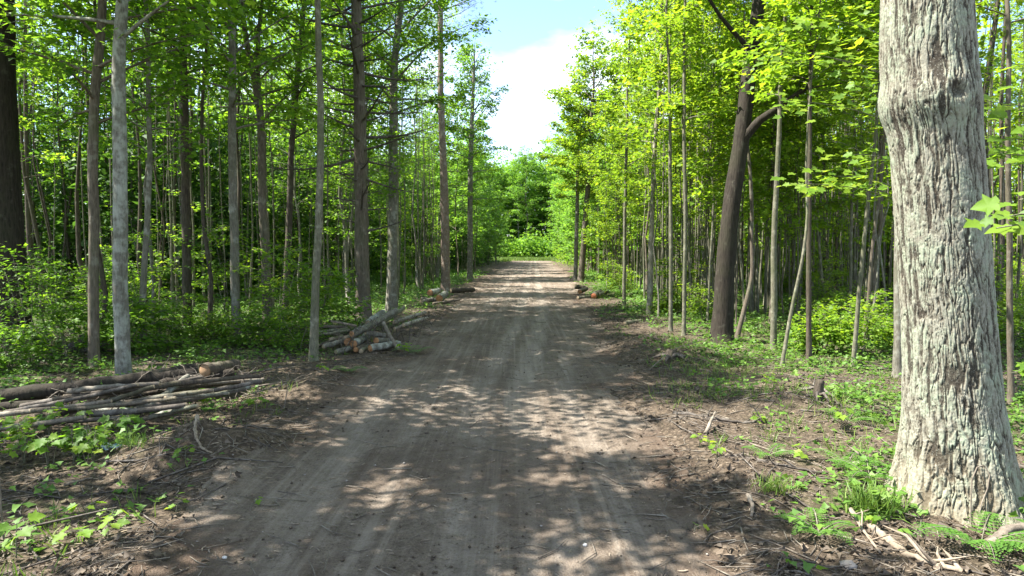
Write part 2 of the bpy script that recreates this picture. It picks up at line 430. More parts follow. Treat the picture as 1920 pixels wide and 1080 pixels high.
def wood_and_leaves(rng, path, rad, cb, R, nbr, ntw, lpt, up0=18, up1=66, prof=lambda t: 1 - .75 * t, twigs=True, sides=8, wob=.05, min_len=.4, spread=.09, bias=None, limbs=()):
    """a trunk mesh builder with limbs, plus leaf seats (P, D)"""
    T = Tubes()
    T.add(path, rad, sides, wob=wob, rng=rng)
    for lp, lr in limbs: T.add(lp, lr, 7, wob=.05, rng=rng)
    Ht = path[-1][2]
    tw_s, tw_d, tw_l = [], [], []
    for i in range(nbr):
        t = (i + rng.random()) / nbr
        z = cb + (Ht - cb) * t * .99
        p, r = interp_path(path, rad, z)
        az = i * 2.39996 + rng.normal(0, .35)
        if bias is not None and rng.random() < bias[1]: az = bias[0] + rng.normal(0, .7)
        L = max(min_len, R * prof(t) * rng.uniform(.6, 1.15))
        el = math.radians(up0 + (up1 - up0) * t + rng.normal(0, 9))
        d = np.array([math.cos(az) * math.cos(el), math.sin(az) * math.cos(el), math.sin(el)])
        s = np.linspace(0, 1, 6)
        sag = -.13 * L * s ** 2
        side = np.array([-math.sin(az), math.cos(az), 0]) * rng.normal(0, .10) * L
        bp = p + d * (s * L)[:, None] + side * (s ** 2)[:, None]
        bp[:, 2] += sag
        br = np.linspace(min(r * .42, .012 + L * .012), .004, 6)
        T.add(bp, br, 5 if L > 1.5 else 4, cap=False)
        hd = norm(np.array([d[0], d[1], .05])); hs = np.array([-hd[1], hd[0], 0])
        m = max(3, int(ntw * (L / R + .25)))
        for k in range(m):
            q = rng.uniform(.22, 1.0) ** .8
            b0 = bp[0] * 0 + np.array([np.interp(q, s, bp[:, c]) for c in range(3)])
            a = rng.choice([-1, 1]) * rng.uniform(.35, 1.15) * (1 - .4 * q)
            td = hd * math.cos(a) + hs * math.sin(a) + np.array([0, 0, rng.normal(.02, .16)])
            tl = L * rng.uniform(.22, .42) * (1.15 - .5 * q)
            tw_s.append(b0); tw_d.append(norm(td)); tw_l.append(tl)
            if twigs:
                T.add(np.stack([b0, b0 + td * tl * .5, b0 + td * tl + np.array([0, 0, -.05 * tl])]), [.006, .004, .002], 3, cap=False)
    tw_s, tw_d, tw_l = np.array(tw_s), np.array(tw_d), np.array(tw_l)
    n = len(tw_s)
    idx = np.repeat(np.arange(n), np.maximum(2, (lpt * tw_l / tw_l.mean()).astype(int)))
    q = rng.random(len(idx)) ** .7
    P = tw_s[idx] + tw_d[idx] * (tw_l[idx] * q)[:, None]
    P += rng.normal(0, spread, P.shape) * np.array([1, 1, .45])
    P[:, 2] -= .05 * tw_l[idx] * q
    D = tw_d[idx] + rng.normal(0, .65, P.shape) * np.array([1, 1, .35]); D[:, 2] -= .22
    return T, P, D

def crown_mesh(name, rng, P, D, size, tmpl, mat, tilt=.44):
    Nn = np.array([0, 0, 1.]) + rng.normal(0, tilt, P.shape)
    S = size * rng.uniform(.65, 1.25, len(P))
    return leaf_mesh(name, P, D, Nn, S, tmpl, mat, rng)

def trunk_path(rng, H, r0, bend=.25, lean=(0, 0), n=12, flare=.35):
    t = np.linspace(0, 1, n)
    w = np.cumsum(rng.normal(0, bend / n ** .5, (n, 2)), 0); w -= w[0]
    w = w - np.outer(t, w[-1]) * .5
    x = w[:, 0] + lean[0] * H * t; y = w[:, 1] + lean[1] * H * t
    rad = r0 * (1 - .86 * t ** 1.1); rad[0] *= 1 + flare; 
    p = np.stack([x, y, t * H], -1); p[:, 2] -= .12
    return p, np.maximum(rad, .008)

class Proto: pass
def make_proto(kind, seed, H, r0, cb, R, nbr, ntw, lpt, size, tmpl, lmat, bmat, bend=.25, **kw):
    rng = np.random.default_rng(seed)
    p, r = trunk_path(rng, H, r0, bend)
    T, P, D = wood_and_leaves(rng, p, r, cb, R, nbr, ntw, lpt, **kw)
    q = Proto(); q.kind = kind; q.trunk = T.mesh(kind + '_trunk', bmat); q.crown = crown_mesh(kind + '_crown', rng, P, D, size, tmpl, lmat); q.H = H; q.r0 = r0
    return q

round_prof = lambda t: .62 + .5 * math.sin(PI * min(1, t * .9 + .1)) - .22 * t
pole_prof = lambda t: .68 + .42 * math.sin(PI * t) - .25 * t

def protos(lm, bark, base, far=False, cbs=1.0, dens=1.0):
    """tall maples, pole maples and thin saplings for one side of the road"""
    out = {'tall': [], 'pole': [], 'thin': []}
    tm = LOBE if not far else KITE
    sz = 1.0 if not far else 1.7
    lf = dens if not far else .7
    for k in range(3):
        out['tall'].append(make_proto('maple_tree', base + k, [18, 20, 16.5][k], [.085, .105, .075][k], [4.6, 6.5, 3.6][k], [3.5, 3.7, 3.1][k], 60, 11, int(19 * lf), .13 * sz, tm, lm, bark[k % len(bark)], .5, prof=round_prof, spread=.20))
    for k in range(4):
        out['pole'].append(make_proto('maple_tree', base + 10 + k, [12, 13.5, 10.5, 14.5][k], [.045, .052, .038, .058][k], [2.2 * cbs, 3.2 * cbs, 1.9 * cbs, 4.0 * cbs][k], [2.1, 2.3, 1.9, 2.3][k], 42, 9, int(16 * lf), .12 * sz, tm, lm, bark[(k + 1) % len(bark)], .28, prof=pole_prof, spread=.17))
    for k in range(3):
        out['thin'].append(make_proto('maple_tree', base + 20 + k, [7.5, 9, 6][k], [.022, .028, .019][k], [1.3 * cbs, 1.9 * cbs, 1.0 * cbs][k], [1.5, 1.6, 1.3][k], 28, 7, int(15 * lf), .11 * sz, tm, lm, bark[(k + 2) % len(bark)], .2, prof=pole_prof, spread=.14))
    return out
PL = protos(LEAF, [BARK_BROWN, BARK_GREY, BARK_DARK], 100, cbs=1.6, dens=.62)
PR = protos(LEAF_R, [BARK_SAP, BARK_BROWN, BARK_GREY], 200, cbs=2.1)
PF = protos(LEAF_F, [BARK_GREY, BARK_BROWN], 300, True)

TREES = []       # (obj, category words, x, y, adjective)
OCC = []         # occupied trunk spots
def put_tree(pr, x, y, rz, s, zs=1.0):
    e = empty(pr.kind, (x, y, H1(x, y)))
    e.rotation_euler = (0, 0, rz); e.scale = (s, s, s * zs)
    link('trunk', pr.trunk, e); link('crown', pr.crown, e)
    OCC.append((x, y))
    return e

# ---- hand-placed trunks -------------------------------------------------------
HAND = []
def hand_tree(name, label, cat, pts, H, cb, R, nbr, ntw, lpt, bark, lmat, seed, size=.115, tmpl=LOBE, group=None, limbs=(), sides=12, short=None, **kw):
    rng = np.random.default_rng(seed)
    g = ground_at(pts[0][0], pts[0][1]); Y = g[1]
    bx = g[0]; bz = H1(bx, Y)
    path = []; rad = []
    for px, py, w in pts:
        q = at(px, py, Y); path.append(q); rad.append(w / 2 * Y / F)
    path = np.array(path); rad = np.array(rad)
    org = np.array([bx, Y, bz])
    path = path - org; path[0][2] = -.15
    path = path[np.concatenate([[True], np.diff(path[:, 2]) > .05])] if False else path
    if path[-1][2] < H:
        top = path[-1]; dirv = path[-1] - path[-2]; dirv = dirv / max(dirv[2], .2); dirv[:2] *= .5
        n = 5; ex = [top + np.array([dirv[0] * (H - top[2]) * k / n + rng.normal(0, .06), rng.normal(0, .15) * k / n, (H - top[2]) * k / n]) for k in range(1, n + 1)]
        rx = [max(.012, rad[-1] * (1 - .9 * k / n)) for k in range(1, n + 1)]
        path = np.vstack([path, ex]); rad = np.concatenate([rad, rx])
    # refine
    zz = np.linspace(path[0][2], path[-1][2], 40)
    m = np.array([interp_path(path, rad, z)[0] for z in zz]); rr = np.array([interp_path(path, rad, z)[1] for z in zz])
    k3 = np.array([.25, .5, .25])
    for _ in range(2):
        m[1:-1, 0] = np.convolve(m[:, 0], k3, 'same')[1:-1]; rr[1:-1] = np.convolve(rr, k3, 'same')[1:-1]
    m[:, 0] += .02 * (vnoise(zz * 1.3, zz * 0, seed) - .5); m[:, 1] += .15 * (vnoise(zz * .5, zz * 0, seed + 1) - .5) * sstep(0, 2, zz)
    rr[0] *= 1.28; rr[1] *= 1.10
    lb = []
    for lp in limbs:
        q = np.array([at(px, py, Y + dy) for px, py, w, dy in lp]) - org
        lb.append((q, np.array([w / 2 * Y / F for px, py, w, dy in lp])))
    kw.setdefault('prof', round_prof)
    if name != 'pine_tree': nbr, ntw, lpt, R = int(nbr * 1.35), ntw + 1, int(lpt * .95), R * 1.1
    T, P, D = wood_and_leaves(rng, m, rr, cb, R, nbr, ntw, lpt, sides=sides, limbs=lb, spread=.15, **kw)
    e = empty(name, org)
    link('trunk', T.mesh(name + '_trunk', bark), e)
    if len(P): link('crown', crown_mesh(name + '_crown', rng, P, D, size * 1.1, tmpl, lmat), e)
    tag(e, label, cat, group)
    OCC.append((bx, Y)); HAND.append((short, bx, Y))
    return e, m, rr, org

ht = hand_tree
ht('hardwood_tree', 'massive dark furrowed trunk standing tallest at the shady forest edge, farthest from the road', 'tree', [(32, 668, 62), (20, 540, 60), (12, 400, 58), (5, 200, 50), (-2, 0, 50)], 17, 9, 4, 30, 9, 24, BARK_BLACK, LEAF, 1, sides=18, short='massive dark trunk')
ht('maple_tree', 'dark mossy trunk just left of the pale lichen-spotted maple behind the pole heap', 'tree', [(177, 690, 19), (174, 480, 18), (178, 300, 17), (184, 130, 16), (190, 0, 15)], 12.5, 4.0, 2.6, 34, 7, 20, BARK_BROWN, LEAF, 2, short='dark mossy trunk')
ht('maple_tree', 'pale lichen-spotted maple trunk rising straight behind the long pole heap', 'tree', [(232, 722, 27), (229, 600, 26), (228, 400, 25), (224, 250, 24), (222, 100, 22), (222, 0, 20)], 13, 5.0, 2.8, 34, 8, 20, BARK_LICHEN, LEAF, 3, sides=16, short='lichen-spotted maple')
ht('maple_tree', 'thin grey stem just right of the pale lichen-spotted maple', 'tree', [(265, 655, 12), (272, 500, 11), (285, 300, 9), (275, 100, 8), (272, 0, 8)], 13, 3.6, 2.0, 30, 7, 18, BARK_GREY, LEAF, 4, short='thin grey stem')
ht('maple_tree', 'straight grey maple trunk midway between the pole heap and the crooked forked maple', 'tree', [(446, 640, 18), (440, 520, 16), (437, 300, 15), (436, 100, 13), (434, 0, 12)], 13, 4.4, 2.4, 30, 8, 20, BARK_GREY, LEAF, 5, short='straight grey maple')
ht('maple_tree', 'crooked forked maple whose trunk bends left high above the bushes', 'tree', [(503, 612, 20), (499, 480, 17), (492, 360, 15), (489, 220, 14), (472, 130, 11), (458, 60, 10), (455, 0, 8)], 14, 5.0, 2.6, 30, 8, 20, BARK_BROWN, LEAF, 6, limbs=[[(489, 225, 11, 0), (484, 150, 9, .1), (484, 70, 8, .2), (492, 0, 7, .3), (500, -120, 4, .4)]], short='crooked forked maple')
ht('maple_tree', 'slim grey maple standing closest to the road before the orange-ended log heap', 'tree', [(587, 678, 18), (592, 560, 15), (598, 440, 14), (602, 300, 13), (600, 150, 12), (594, 0, 11)], 12, 6.3, 1.3, 20, 6, 12, BARK_SAP, LEAF, 7, short='slim grey maple')
PINE = ht('pine_tree', 'straight brown pine with rings of bare dead branches behind the orange-ended log heap', 'tree', [(683, 605, 29), (680, 500, 26), (676, 350, 24), (674, 200, 22), (671, 80, 20), (669, 0, 18)], 19, 10.2, 2.2, 26, 5, 4, BARK_BROWN, NEEDLEM, 8, sides=14, short='bare-branched pine')
ht('maple_tree', 'grey trunk just right of the pine with bare dead branches', 'tree', [(735, 588, 23), (737, 450, 18), (738, 300, 17), (737, 150, 14), (745, 60, 12), (755, 0, 11)], 14.5, 6.0, 2.6, 34, 8, 20, BARK_GREY, LEAF, 9, short='grey trunk by the pine')
REDPINE = ht('pine_tree', 'tall reddish pine with a clean straight trunk beside the small far log heap', 'tree', [(836, 549, 18), (834, 400, 16), (830, 280, 13), (826, 170, 11), (826, 0, 9)], 19, 12.6, 2.4, 24, 5, 4, BARK_PINE, NEEDLEM, 10, short='reddish pine')
ht('maple_tree', 'twin-looking grey maple just beyond the reddish pine on the road edge', 'tree', [(881, 526, 11), (882, 300, 9), (888, 150, 6)], 15, 5.0, 2.4, 34, 8, 18, BARK_GREY, LEAF, 11, size=.14, short='maple beyond the reddish pine')
ht('maple_tree', 'dark slanting stem just right of the crooked forked maple', 'tree', [(534, 600, 13), (542, 450, 12), (546, 300, 11), (560, 130, 9), (572, 0, 8)], 13.5, 5.0, 2.4, 30, 8, 18, BARK_DARK, LEAF, 12, short='dark slanting stem')
ht('maple_tree', 'dark straight trunk deep in shade right of the thin grey stem', 'tree', [(352, 622, 17), (347, 300, 15), (340, 0, 12)], 14, 6.0, 2.6, 30, 8, 18, BARK_DARK, LEAF, 13, short='dark straight trunk')
ht('hardwood_tree', 'dark leaning trunk with a big side limb beside the sunny sapling thicket', 'tree', [(1354, 640, 40), (1356, 560, 36), (1362, 450, 33), (1376, 350, 31), (1391, 262, 29), (1401, 195, 27), (1408, 120, 27), (1416, 50, 24), (1424, 0, 22)], 17, 7.4, 3.2, 34, 9, 20, BARK_BLACK, LEAF_R, 14, sides=18,
   limbs=[[(1388, 265, 20, 0), (1425, 225, 15, -.2), (1470, 195, 12, -.4), (1535, 148, 8, -.7), (1600, 120, 5, -1)], [(1410, 95, 11, 0), (1380, 65, 9, -.1), (1350, 30, 7, -.2), (1328, -5, 6, -.3), (1300, -80, 4, -.4)]], short='dark leaning trunk')
ht('maple_tree', 'dark curved trunk at the road edge just above the little reddish-ended logs', 'tree', [(1089, 529, 12), (1095, 440, 10), (1105, 320, 9), (1109, 260, 7)], 14.8, 5.5, 2.7, 44, 10, 15, BARK_BROWN, LEAF_R, 15, size=.16, short='dark curved trunk')
ht('maple_tree', 'straight trunk touching the dark curved trunk on its road side', 'tree', [(1079, 527, 8), (1082, 400, 7), (1085, 250, 6)], 13, 5.0, 1.9, 40, 9, 22, BARK_GREY, LEAF_R, 16, size=.15, short='straight trunk')
R_SAP = [
 ([(1217, 592, 12), (1222, 450, 10), (1226, 300, 8), (1238, 150, 7), (1242, 50, 6)], 'pale slanting pole nearest the road at the start of the sunny sapling thicket', BARK_SUN, 12),
 ([(1257, 622, 8), (1258, 450, 7), (1257, 300, 6), (1255, 100, 5)], 'straight thin pole just right of the pale slanting pole', BARK_SAP, 11),
 ([(1283, 628, 8), (1284, 400, 7), (1281, 200, 6), (1282, 60, 5)], 'thin dark pole second right of the pale slanting pole', BARK_SAP, 11),
 ([(1517, 682, 11), (1518, 400, 9), (1520, 200, 8), (1522, 0, 6)], 'tall straight sapling midway between the dark leaning trunk and the huge oak', BARK_DARK, 11),
 ([(1450, 655, 13), (1452, 450, 11), (1462, 250, 9), (1466, 120, 7)], 'grey pole maple just right of the dark leaning trunk', BARK_SAP, 12),
 ([(1684, 706, 18), (1684, 560, 17), (1686, 350, 16), (1690, 100, 13)], 'grey maple trunk half hidden behind the huge oak', BARK_GREY, 14),
 ([(1380, 634, 10), (1398, 570, 9), (1412, 520, 8), (1410, 400, 7), (1402, 300, 6)], 'small crooked sapling leaning out from the foot of the dark leaning trunk', BARK_BROWN, 8),
 ([(1463, 688, 8), (1482, 590, 7), (1500, 500, 6), (1512, 400, 5)], 'leaning thin sapling left of the tall straight sapling', BARK_SAP, 7),
 ([(1170, 575, 7), (1172, 400, 6), (1176, 250, 5)], 'thin pole closest to the road just beyond the short mossy log', BARK_SAP, 12),
 ([(1600, 690, 9), (1608, 560, 8), (1622, 420, 7), (1640, 250, 6)], 'slim curved sapling leaning toward the huge oak', BARK_SAP, 8),
 ([(1898, 760, 12), (1894, 600, 11), (1890, 420, 10), (1884, 200, 9)], 'slim shaded maple trunk just beyond the huge oak on its far side', BARK_BROWN, 10),
]
for i, (pts, lab, bk, hh) in enumerate(R_SAP):
    ht('maple_tree', lab, 'tree', pts, hh, 4.6, (.7 if i in (2, 4, 6) else 1.25), (9 if i in (2, 6) else 20), 6, (8 if i in (2, 6) else 13), bk, LEAF_R, 40 + i, sides=8, short=None)

# dead branches of the bare pine: parts, each a mesh of its own
rng = np.random.default_rng(88)
e, m, rr, org = PINE
for i in range(60):
    z = 2.4 + 8.0 * ((i + rng.random()) / 60) ** .85
    p, r = interp_path(m, rr, z)
    az = i * 2.39996 + rng.normal(0, .3)
    L = rng.uniform(1.0, 2.7) * (1 if z > 4 else .6)
    T = Tubes(); s = np.linspace(0, 1, 7)
    el = rng.normal(.12, .18); curve = rng.uniform(-.05, .28)
    d = np.array([math.cos(az), math.sin(az), el])
    bp = p + d * (s * L)[:, None]; bp[:, 2] += curve * L * s ** 2 - .1 * L * s
    T.add(bp, np.linspace(.040, .008, 7) * (.6 + .22 * L), 5, wob=.15, rng=rng)
    for k in range(int(rng.integers(2, 6))):
        q = int(rng.integers(2, 6)); a = az + rng.choice([-1, 1]) * rng.uniform(.4, .9); l2 = L * rng.uniform(.15, .4)
        d2 = np.array([math.cos(a), math.sin(a), rng.normal(.1, .2)])
        T.add(np.stack([bp[q], bp[q] + d2 * l2 * .5, bp[q] + d2 * l2 + [0, 0, .04]]), [.012, .008, .004], 3, cap=False)
    link('dead_branch', T.mesh('dead_branch', DEADWOOD), e)
# needle tufts for both pines
def needle_crown(tree, seed, cb, R, n):
    rng = np.random.default_rng(seed)
    e, m, rr, org = tree
    old = [c for c in e.children if c.name.startswith('crown')][0]
    bpy.data.objects.remove(old)
    Hh = m[-1][2]; P = []; D = []
    T = Tubes()
    for i in range(n):
        t = (i + rng.random()) / n; z = cb + (Hh - cb) * t
        p, _ = interp_path(m, rr, z); az = i * 2.4 + rng.normal(0, .3); L = R * (1 - .7 * t) * rng.uniform(.6, 1.15)
        d = np.array([math.cos(az), math.sin(az), .25 + .3 * t])
        T.add(np.stack([p, p + d * L * .5, p + d * L + [0, 0, .1 * L]]), [.025, .014, .005], 5, cap=False)
        for k in range(22):
            q = rng.uniform(.35, 1.05); c = p + d * L * q + rng.normal(0, .16 * L, 3) * [1, 1, .5]
            nd = rng.normal(0, 1, (16, 3)); nd[:, 2] += .5
            P.append(np.repeat(c[None], 16, 0)); D.append(nd)
    P = np.concatenate(P); D = np.concatenate(D)
    link('crown', leaf_mesh('pine_crown', P, D, rng.normal(0, 1, P.shape), .19, (NEEDLE[0] * [1.3, 1, 1], NEEDLE[1]), NEEDLEM, rng), e)
    link('branch_whorl', T.mesh('branch_whorl', DEADWOOD), e)
needle_crown(PINE, 91, 10.6, 3.0, 34)
needle_crown(REDPINE, 92, 11.2, 3.2, 40)

# ---- the big oak ---------------------------------------------------------------
def build_oak():
    Y0 = 5.25
    Lp = [(-200, 1668), (0, 1650), (60, 1648), (110, 1648), (150, 1651), (185, 1648), (215, 1650), (245, 1662), (290, 1668), (350, 1672), (480, 1680), (600, 1688), (700, 1690), (800, 1688), (880, 1680), (940, 1668), (985, 1650), (1040, 1630)]
    Rp = [(-200, 1815), (0, 1822), (120, 1830), (230, 1838), (350, 1848), (480, 1857), (600, 1866), (750, 1880), (850, 1898), (930, 1915), (985, 1935), (1040, 1958)]
    pys = np.linspace(1040, -200, 1000)
    l = np.interp(pys, [a for a, b in Lp], [b for a, b in Lp]); r = np.interp(pys, [a for a, b in Rp], [b for a, b in Rp])
    k = np.ones(25) / 25
    sm = lambda a: np.convolve(np.pad(a, 12, 'edge'), k, 'valid')
    l, r = sm(l), sm(r)
    cc = (l + r) / 2
    org = at(1795, 985, Y0); org[2] = H1(org[0], Y0) - .05
    pts = np.array([at(c, y, Y0) for c, y in zip(cc, pys)]) - org
    rad = (r - l) / 2 * Y0 / F * .855
    # upper trunk above the picture
    zt = np.linspace(pts[-1][2] + .03, 15, 60)
    up = np.stack([pts[-1][0] + (zt - pts[-1][2]) * -.02, np.zeros(60), zt], -1)
    pts = np.vstack([pts, up]); rad = np.concatenate([rad, np.interp(zt, [pts[999][2], 15], [rad[-1], .08])])
    ns = 620
    th = np.arange(ns) / ns * 2 * PI
    z = pts[:, 2]
    TH, Z = np.meshgrid(th, z)
    # bark relief: long branching vertical furrows, periodic round the trunk
    U = TH / (2 * PI)
    def pv(x, y, per, seed):
        ix = np.floor(x); iy = np.floor(y); fx = x - ix; fy = y - iy
        fx = fx * fx * (3 - 2 * fx); fy = fy * fy * (3 - 2 * fy)
        h = lambda a, b: _hash(np.mod(a, per), b, seed)
        return (h(ix, iy) * (1 - fx) + h(ix + 1, iy) * fx) * (1 - fy) + (h(ix, iy + 1) * (1 - fx) + h(ix + 1, iy + 1) * fx) * fy
    def pf(per, zs, seed, o=3, g=.5, du=0, dz=0):
        s_ = 0; a_ = 1; t_ = 0
        for k_ in range(o):
            p_ = per * 2 ** k_
            s_ = s_ + a_ * pv((U + du) * p_, (Z + dz) * zs * 2 ** k_, p_, seed + k_ * 13); t_ += a_; a_ *= g
        return s_ / t_
    du = .016 * (pf(10, 2.2, 71) - .5) + .010 * (pf(30, 9, 70, 2) - .5)
    dz = .10 * (pf(22, 5, 72) - .5)
    n_a = pf(66, 4.6, 73, 3, .55, du, dz); n_b = pf(120, 17, 74, 2, .55, du, dz); n_c = pf(54, 15, 75, 3, .55, du * 1.5, dz); n_l = pf(26, 1.6, 79, 2, .5, du, dz)
    n_a = .84 * n_a + .16 * n_l
    n_s = pf(54, 2.4, 90, 2, .4, du * 1.3, dz); n_t = pf(84, 4.2, 91, 2, .4, du * 1.6, dz)
    lw = .018 + .03 * pf(40, 6, 92, 2)
    lines = np.minimum(sstep(.0, 1.0, np.abs(n_s - .5) / (lw * 1.7)), sstep(.0, 1.0, np.abs(n_t - .5) / (lw * 1.25)))
    fur_a = np.minimum(sstep(.33, .43, n_a), .25 + .75 * lines); fur_a = np.minimum(fur_a, lines * .9 + .1); fur_b = sstep(.28, .52, n_b); crk = sstep(.0, .05, np.abs(n_c - .5))
    edge = fur_a * (.55 + .45 * fur_b) * (.8 + .2 * crk)
    fine = pf(110, 32, 76, 3, .6) - .5
    grit = pf(240, 75, 77, 2) - .5
    lump = pf(18, 4, 78, 3)
    relief = .85 * fur_a + .55 * fur_b * fur_a + .16 * crk + .5 * fine + .4 * grit + .6 * (lump - .5) - .1
    amp = .0074 + .007 * sstep(1.0, .1, Z)
    rr_ = rad[:, None] * np.ones(ns)[None]
    # root flare lobes
    fl = sstep(.75, -.05, Z)
    rr_ = rr_ * (1 + fl * .10 * np.cos(TH * 5 + 1.0)) * (1 + .05 * np.exp(-np.clip(Z, 0, 9) / .5) + .12 * np.exp(-np.clip(Z, 0, 9) / .12) * (.6 + .6 * np.cos(TH * 6 + .4)))
    # burl on the camera side, slightly right of centre, and a scar
    bz = at(1760, 190, Y0)[2] - org[2]
    ang = np.mod(TH - math.radians(268) + PI, 2 * PI) - PI
    kd = np.sqrt((ang * .38 / .10) ** 2 + ((Z - bz) / .10) ** 2)
    rr_ = rr_ + .045 * np.exp(-kd ** 2 / 3.5) - .05 * np.exp(-(kd / .55) ** 2)
    rr_ = rr_ + .02 * np.exp(-((Z - bz) / .16) ** 2) * (0.6 + .4 * np.cos(TH * 3))
    rr_ = rr_ + (relief - 1.0) * amp
    X = pts[:, 0][:, None] + rr_ * np.cos(TH); Yv = pts[:, 1][:, None] + rr_ * np.sin(TH)
    V = np.stack([X, Yv, Z], -1).reshape(-1, 3)
    n = len(z)
    i, j = np.meshgrid(np.arange(n - 1), np.arange(ns), indexing='ij'); k2 = (j + 1) % ns
    q = np.stack([i * ns + j, i * ns + k2, (i + 1) * ns + k2, (i + 1) * ns + j], -1).reshape(-1, 4)
    # material
    mt, nt, out = new_mat('oak_bark')
    a = N(nt, 'ShaderNodeAttribute', attribute_name='relief'); tc = N(nt, 'ShaderNodeTexCoord')
    def noise(s, d=5.0, r=.6):
        nn = N(nt, 'ShaderNodeTexNoise', Scale=s, Detail=d, Roughness=r); nt.links.new(tc.outputs['Object'], nn.inputs['Vector']); return nn.outputs[0]
    n1, n2, n3 = noise(70, 5, .7), noise(3.2, 5, .65), noise(14, 5, .7)
    f = mathn(nt, 'ADD', mathn(nt, 'MULTIPLY', a.outputs['Fac'], .72), mathn(nt, 'MULTIPLY', n1, .35))
    c = ramp(nt, f, [(.28, (.040, .033, .025)), (.46, (.128, .115, .088)), (.66, (.200, .190, .150)), (.95, (.280, .272, .218))])
    lich = mathn(nt, 'MULTIPLY', ramp(nt, n2, [(.44, (0, 0, 0)), (.56, (1, 1, 1))]), ramp(nt, n3, [(.38, (.1, .1, .1)), (.6, (.85, .85, .85))]), True)
    lich = mathn(nt, 'MULTIPLY', lich, sramp(nt, a.outputs['Fac']))
    c = mixc(nt, mathn(nt, 'MULTIPLY', lich, .75), c, (.255, .305, .215))
    sp_ = ramp(nt, noise(120, 2, .5), [(.62, (0, 0, 0)), (.70, (1, 1, 1))])
    c = mixc(nt, mathn(nt, 'MULTIPLY', sp_, .5), c, (.36, .37, .32))
    sz = N(nt, 'ShaderNodeSeparateXYZ'); nt.links.new(tc.outputs['Object'], sz.inputs[0])
    low = mathn(nt, 'MULTIPLY', ramp(nt, mathn(nt, 'ADD', sz.outputs[2], mathn(nt, 'MULTIPLY', n3, .5)), [(.25, (1, 1, 1)), (.85, (0, 0, 0))]), .45)
    c = mixc(nt, low, c, (.20, .165, .105))
    p = N(nt, 'ShaderNodeBsdfPrincipled', Roughness=.92); p.inputs['Specular IOR Level'].default_value = .15
    nt.links.new(c, p.inputs['Base Color'])
    b = N(nt, 'ShaderNodeBump', Strength=.6, Distance=.006); nt.links.new(n1, b.inputs['Height']); nt.links.new(b.outputs[0], p.inputs['Normal'])
    nt.links.new(p.outputs[0], out.inputs[0])
    rel = np.clip(.62 * edge + .50 * fine + .40 * grit + .10 * lump + .06, 0, 1)
    rel = rel * (1 - .75 * np.exp(-(kd / .7) ** 2))
    me = mesh_np('oak_trunk', V, [q], mt, True, {'relief': rel.ravel()})
    e = empty('oak_tree', org)
    link('trunk', me, e)
    rng = np.random.default_rng(5)
    T, P, D = wood_and_leaves(rng, pts[1000::6], rad[1000::6], 8.0, 4.0, 34, 9, 26, prof=round_prof)
    link('crown', crown_mesh('oak_crown', rng, P, D, .13, LOBE, LEAF_R), e)
    Tl = Tubes()
    tag(e, 'huge pale oak with deeply furrowed lichened bark and a knot, filling the road corner', 'tree')
    HAND.append(('huge oak', org[0], org[1])); OCC.append((org[0], org[1]))
    # broken limbs as one branch part above
    link('limb', T.mesh('oak_limb', BARK_GREY), e)
    return e, org, Y0
def sramp(nt, v):
    return ramp(nt, v, [(.25, (.1, .1, .1)), (.6, (1, 1, 1))])
OAK, OAKO, OAKY = build_oak()

# ---- the bulk of the forest ----------------------------------------------------
rng = np.random.default_rng(2024)
def free(x, y, d):
    return all((x - a) ** 2 + (y - b) ** 2 > d * d for a, b in OCC)
BULK = []
def try_put(x, y, pool, smin=.85, smax=1.15, d=.9):
    if not free(x, y, d): return None
    pr = pool[int(rng.integers(len(pool)))]
    e = put_tree(pr, x, y, rng.uniform(0, 2 * PI), rng.uniform(smin, smax), rng.uniform(.92, 1.12))
    BULK.append((e, pr, x, y))
    return e

def in_frame(x, y, m=60):
    p = project(x, y, 0)
    return p is not None and -m < p[0] < 1920 + m

# edge rows, left and right
def edge_row(side, P, n, y0, y1, o0, o1, kinds, d):
    c = 0; tries = 0
    while c < n and tries < n * 30:
        tries += 1
        y = y0 + (y1 - y0) * rng.random() ** 1.6
        off = rng.uniform(o0, o1); k = rng.choice(list(kinds), p=list(kinds.values()))
        x = road_c(y) + side * (road_w(y) + off)
        if not in_frame(x, y): continue
        if side > 0 and (y < 15.5 and x < 6.5): continue
        if side > 0 and y < 42 and off < {'tall': 4.6, 'pole': 2.3, 'thin': 1.4}[k]: continue
        pp = project(x, y, 0)[0]
        if side < 0 and y < 20 and 520 < pp < 800: continue
        if side > 0 and y < 17 and 1230 < pp < 1560: continue
        if k == 'tall' and y < 24: continue
        if side < 0 and (y < 12.5 and x > -8): continue
        PP = PF if y > 48 else P
        if try_put(x, y, PP[k], d=d): c += 1
edge_row(-1, PL, 46, 16, 118, 1.6, 6.5, {'tall': .08, 'pole': .46, 'thin': .46}, .75)
edge_row(1, PR, 112, 15.5, 118, 1.4, 7.0, {'tall': .06, 'pole': .44, 'thin': .50}, .55)
edge_row(-1, PL, 54, 12, 75, 5.5, 26, {'tall': .15, 'pole': .45, 'thin': .40}, .9)
edge_row(1, PR, 40, 12, 75, 4.5, 26, {'tall': .14, 'pole': .50, 'thin': .36}, .9)
for i in range(16):
    y = 48 + 68 * (i + rng.random()) / 16
    try_put(road_c(y) + road_w(y) + rng.uniform(.5, 1.6), y, PF['thin'], .75, 1.25, .5)
for i in range(8):
    y = 55 + 60 * (i + rng.random()) / 8
    try_put(road_c(y) - road_w(y) - rng.uniform(1.4, 3.0), y, PF['thin'], .75, 1.2, .5)
for x, y in [(-9.3, 11.2), (-11.5, 9.8), (-8.2, 13.6), (-13, 12.5), (-10.6, 14.6), (-15, 14), (-7.2, 15.8), (-12.4, 16.4)]:
    try_put(x, y, PL['pole'], .9, 1.1, .6)
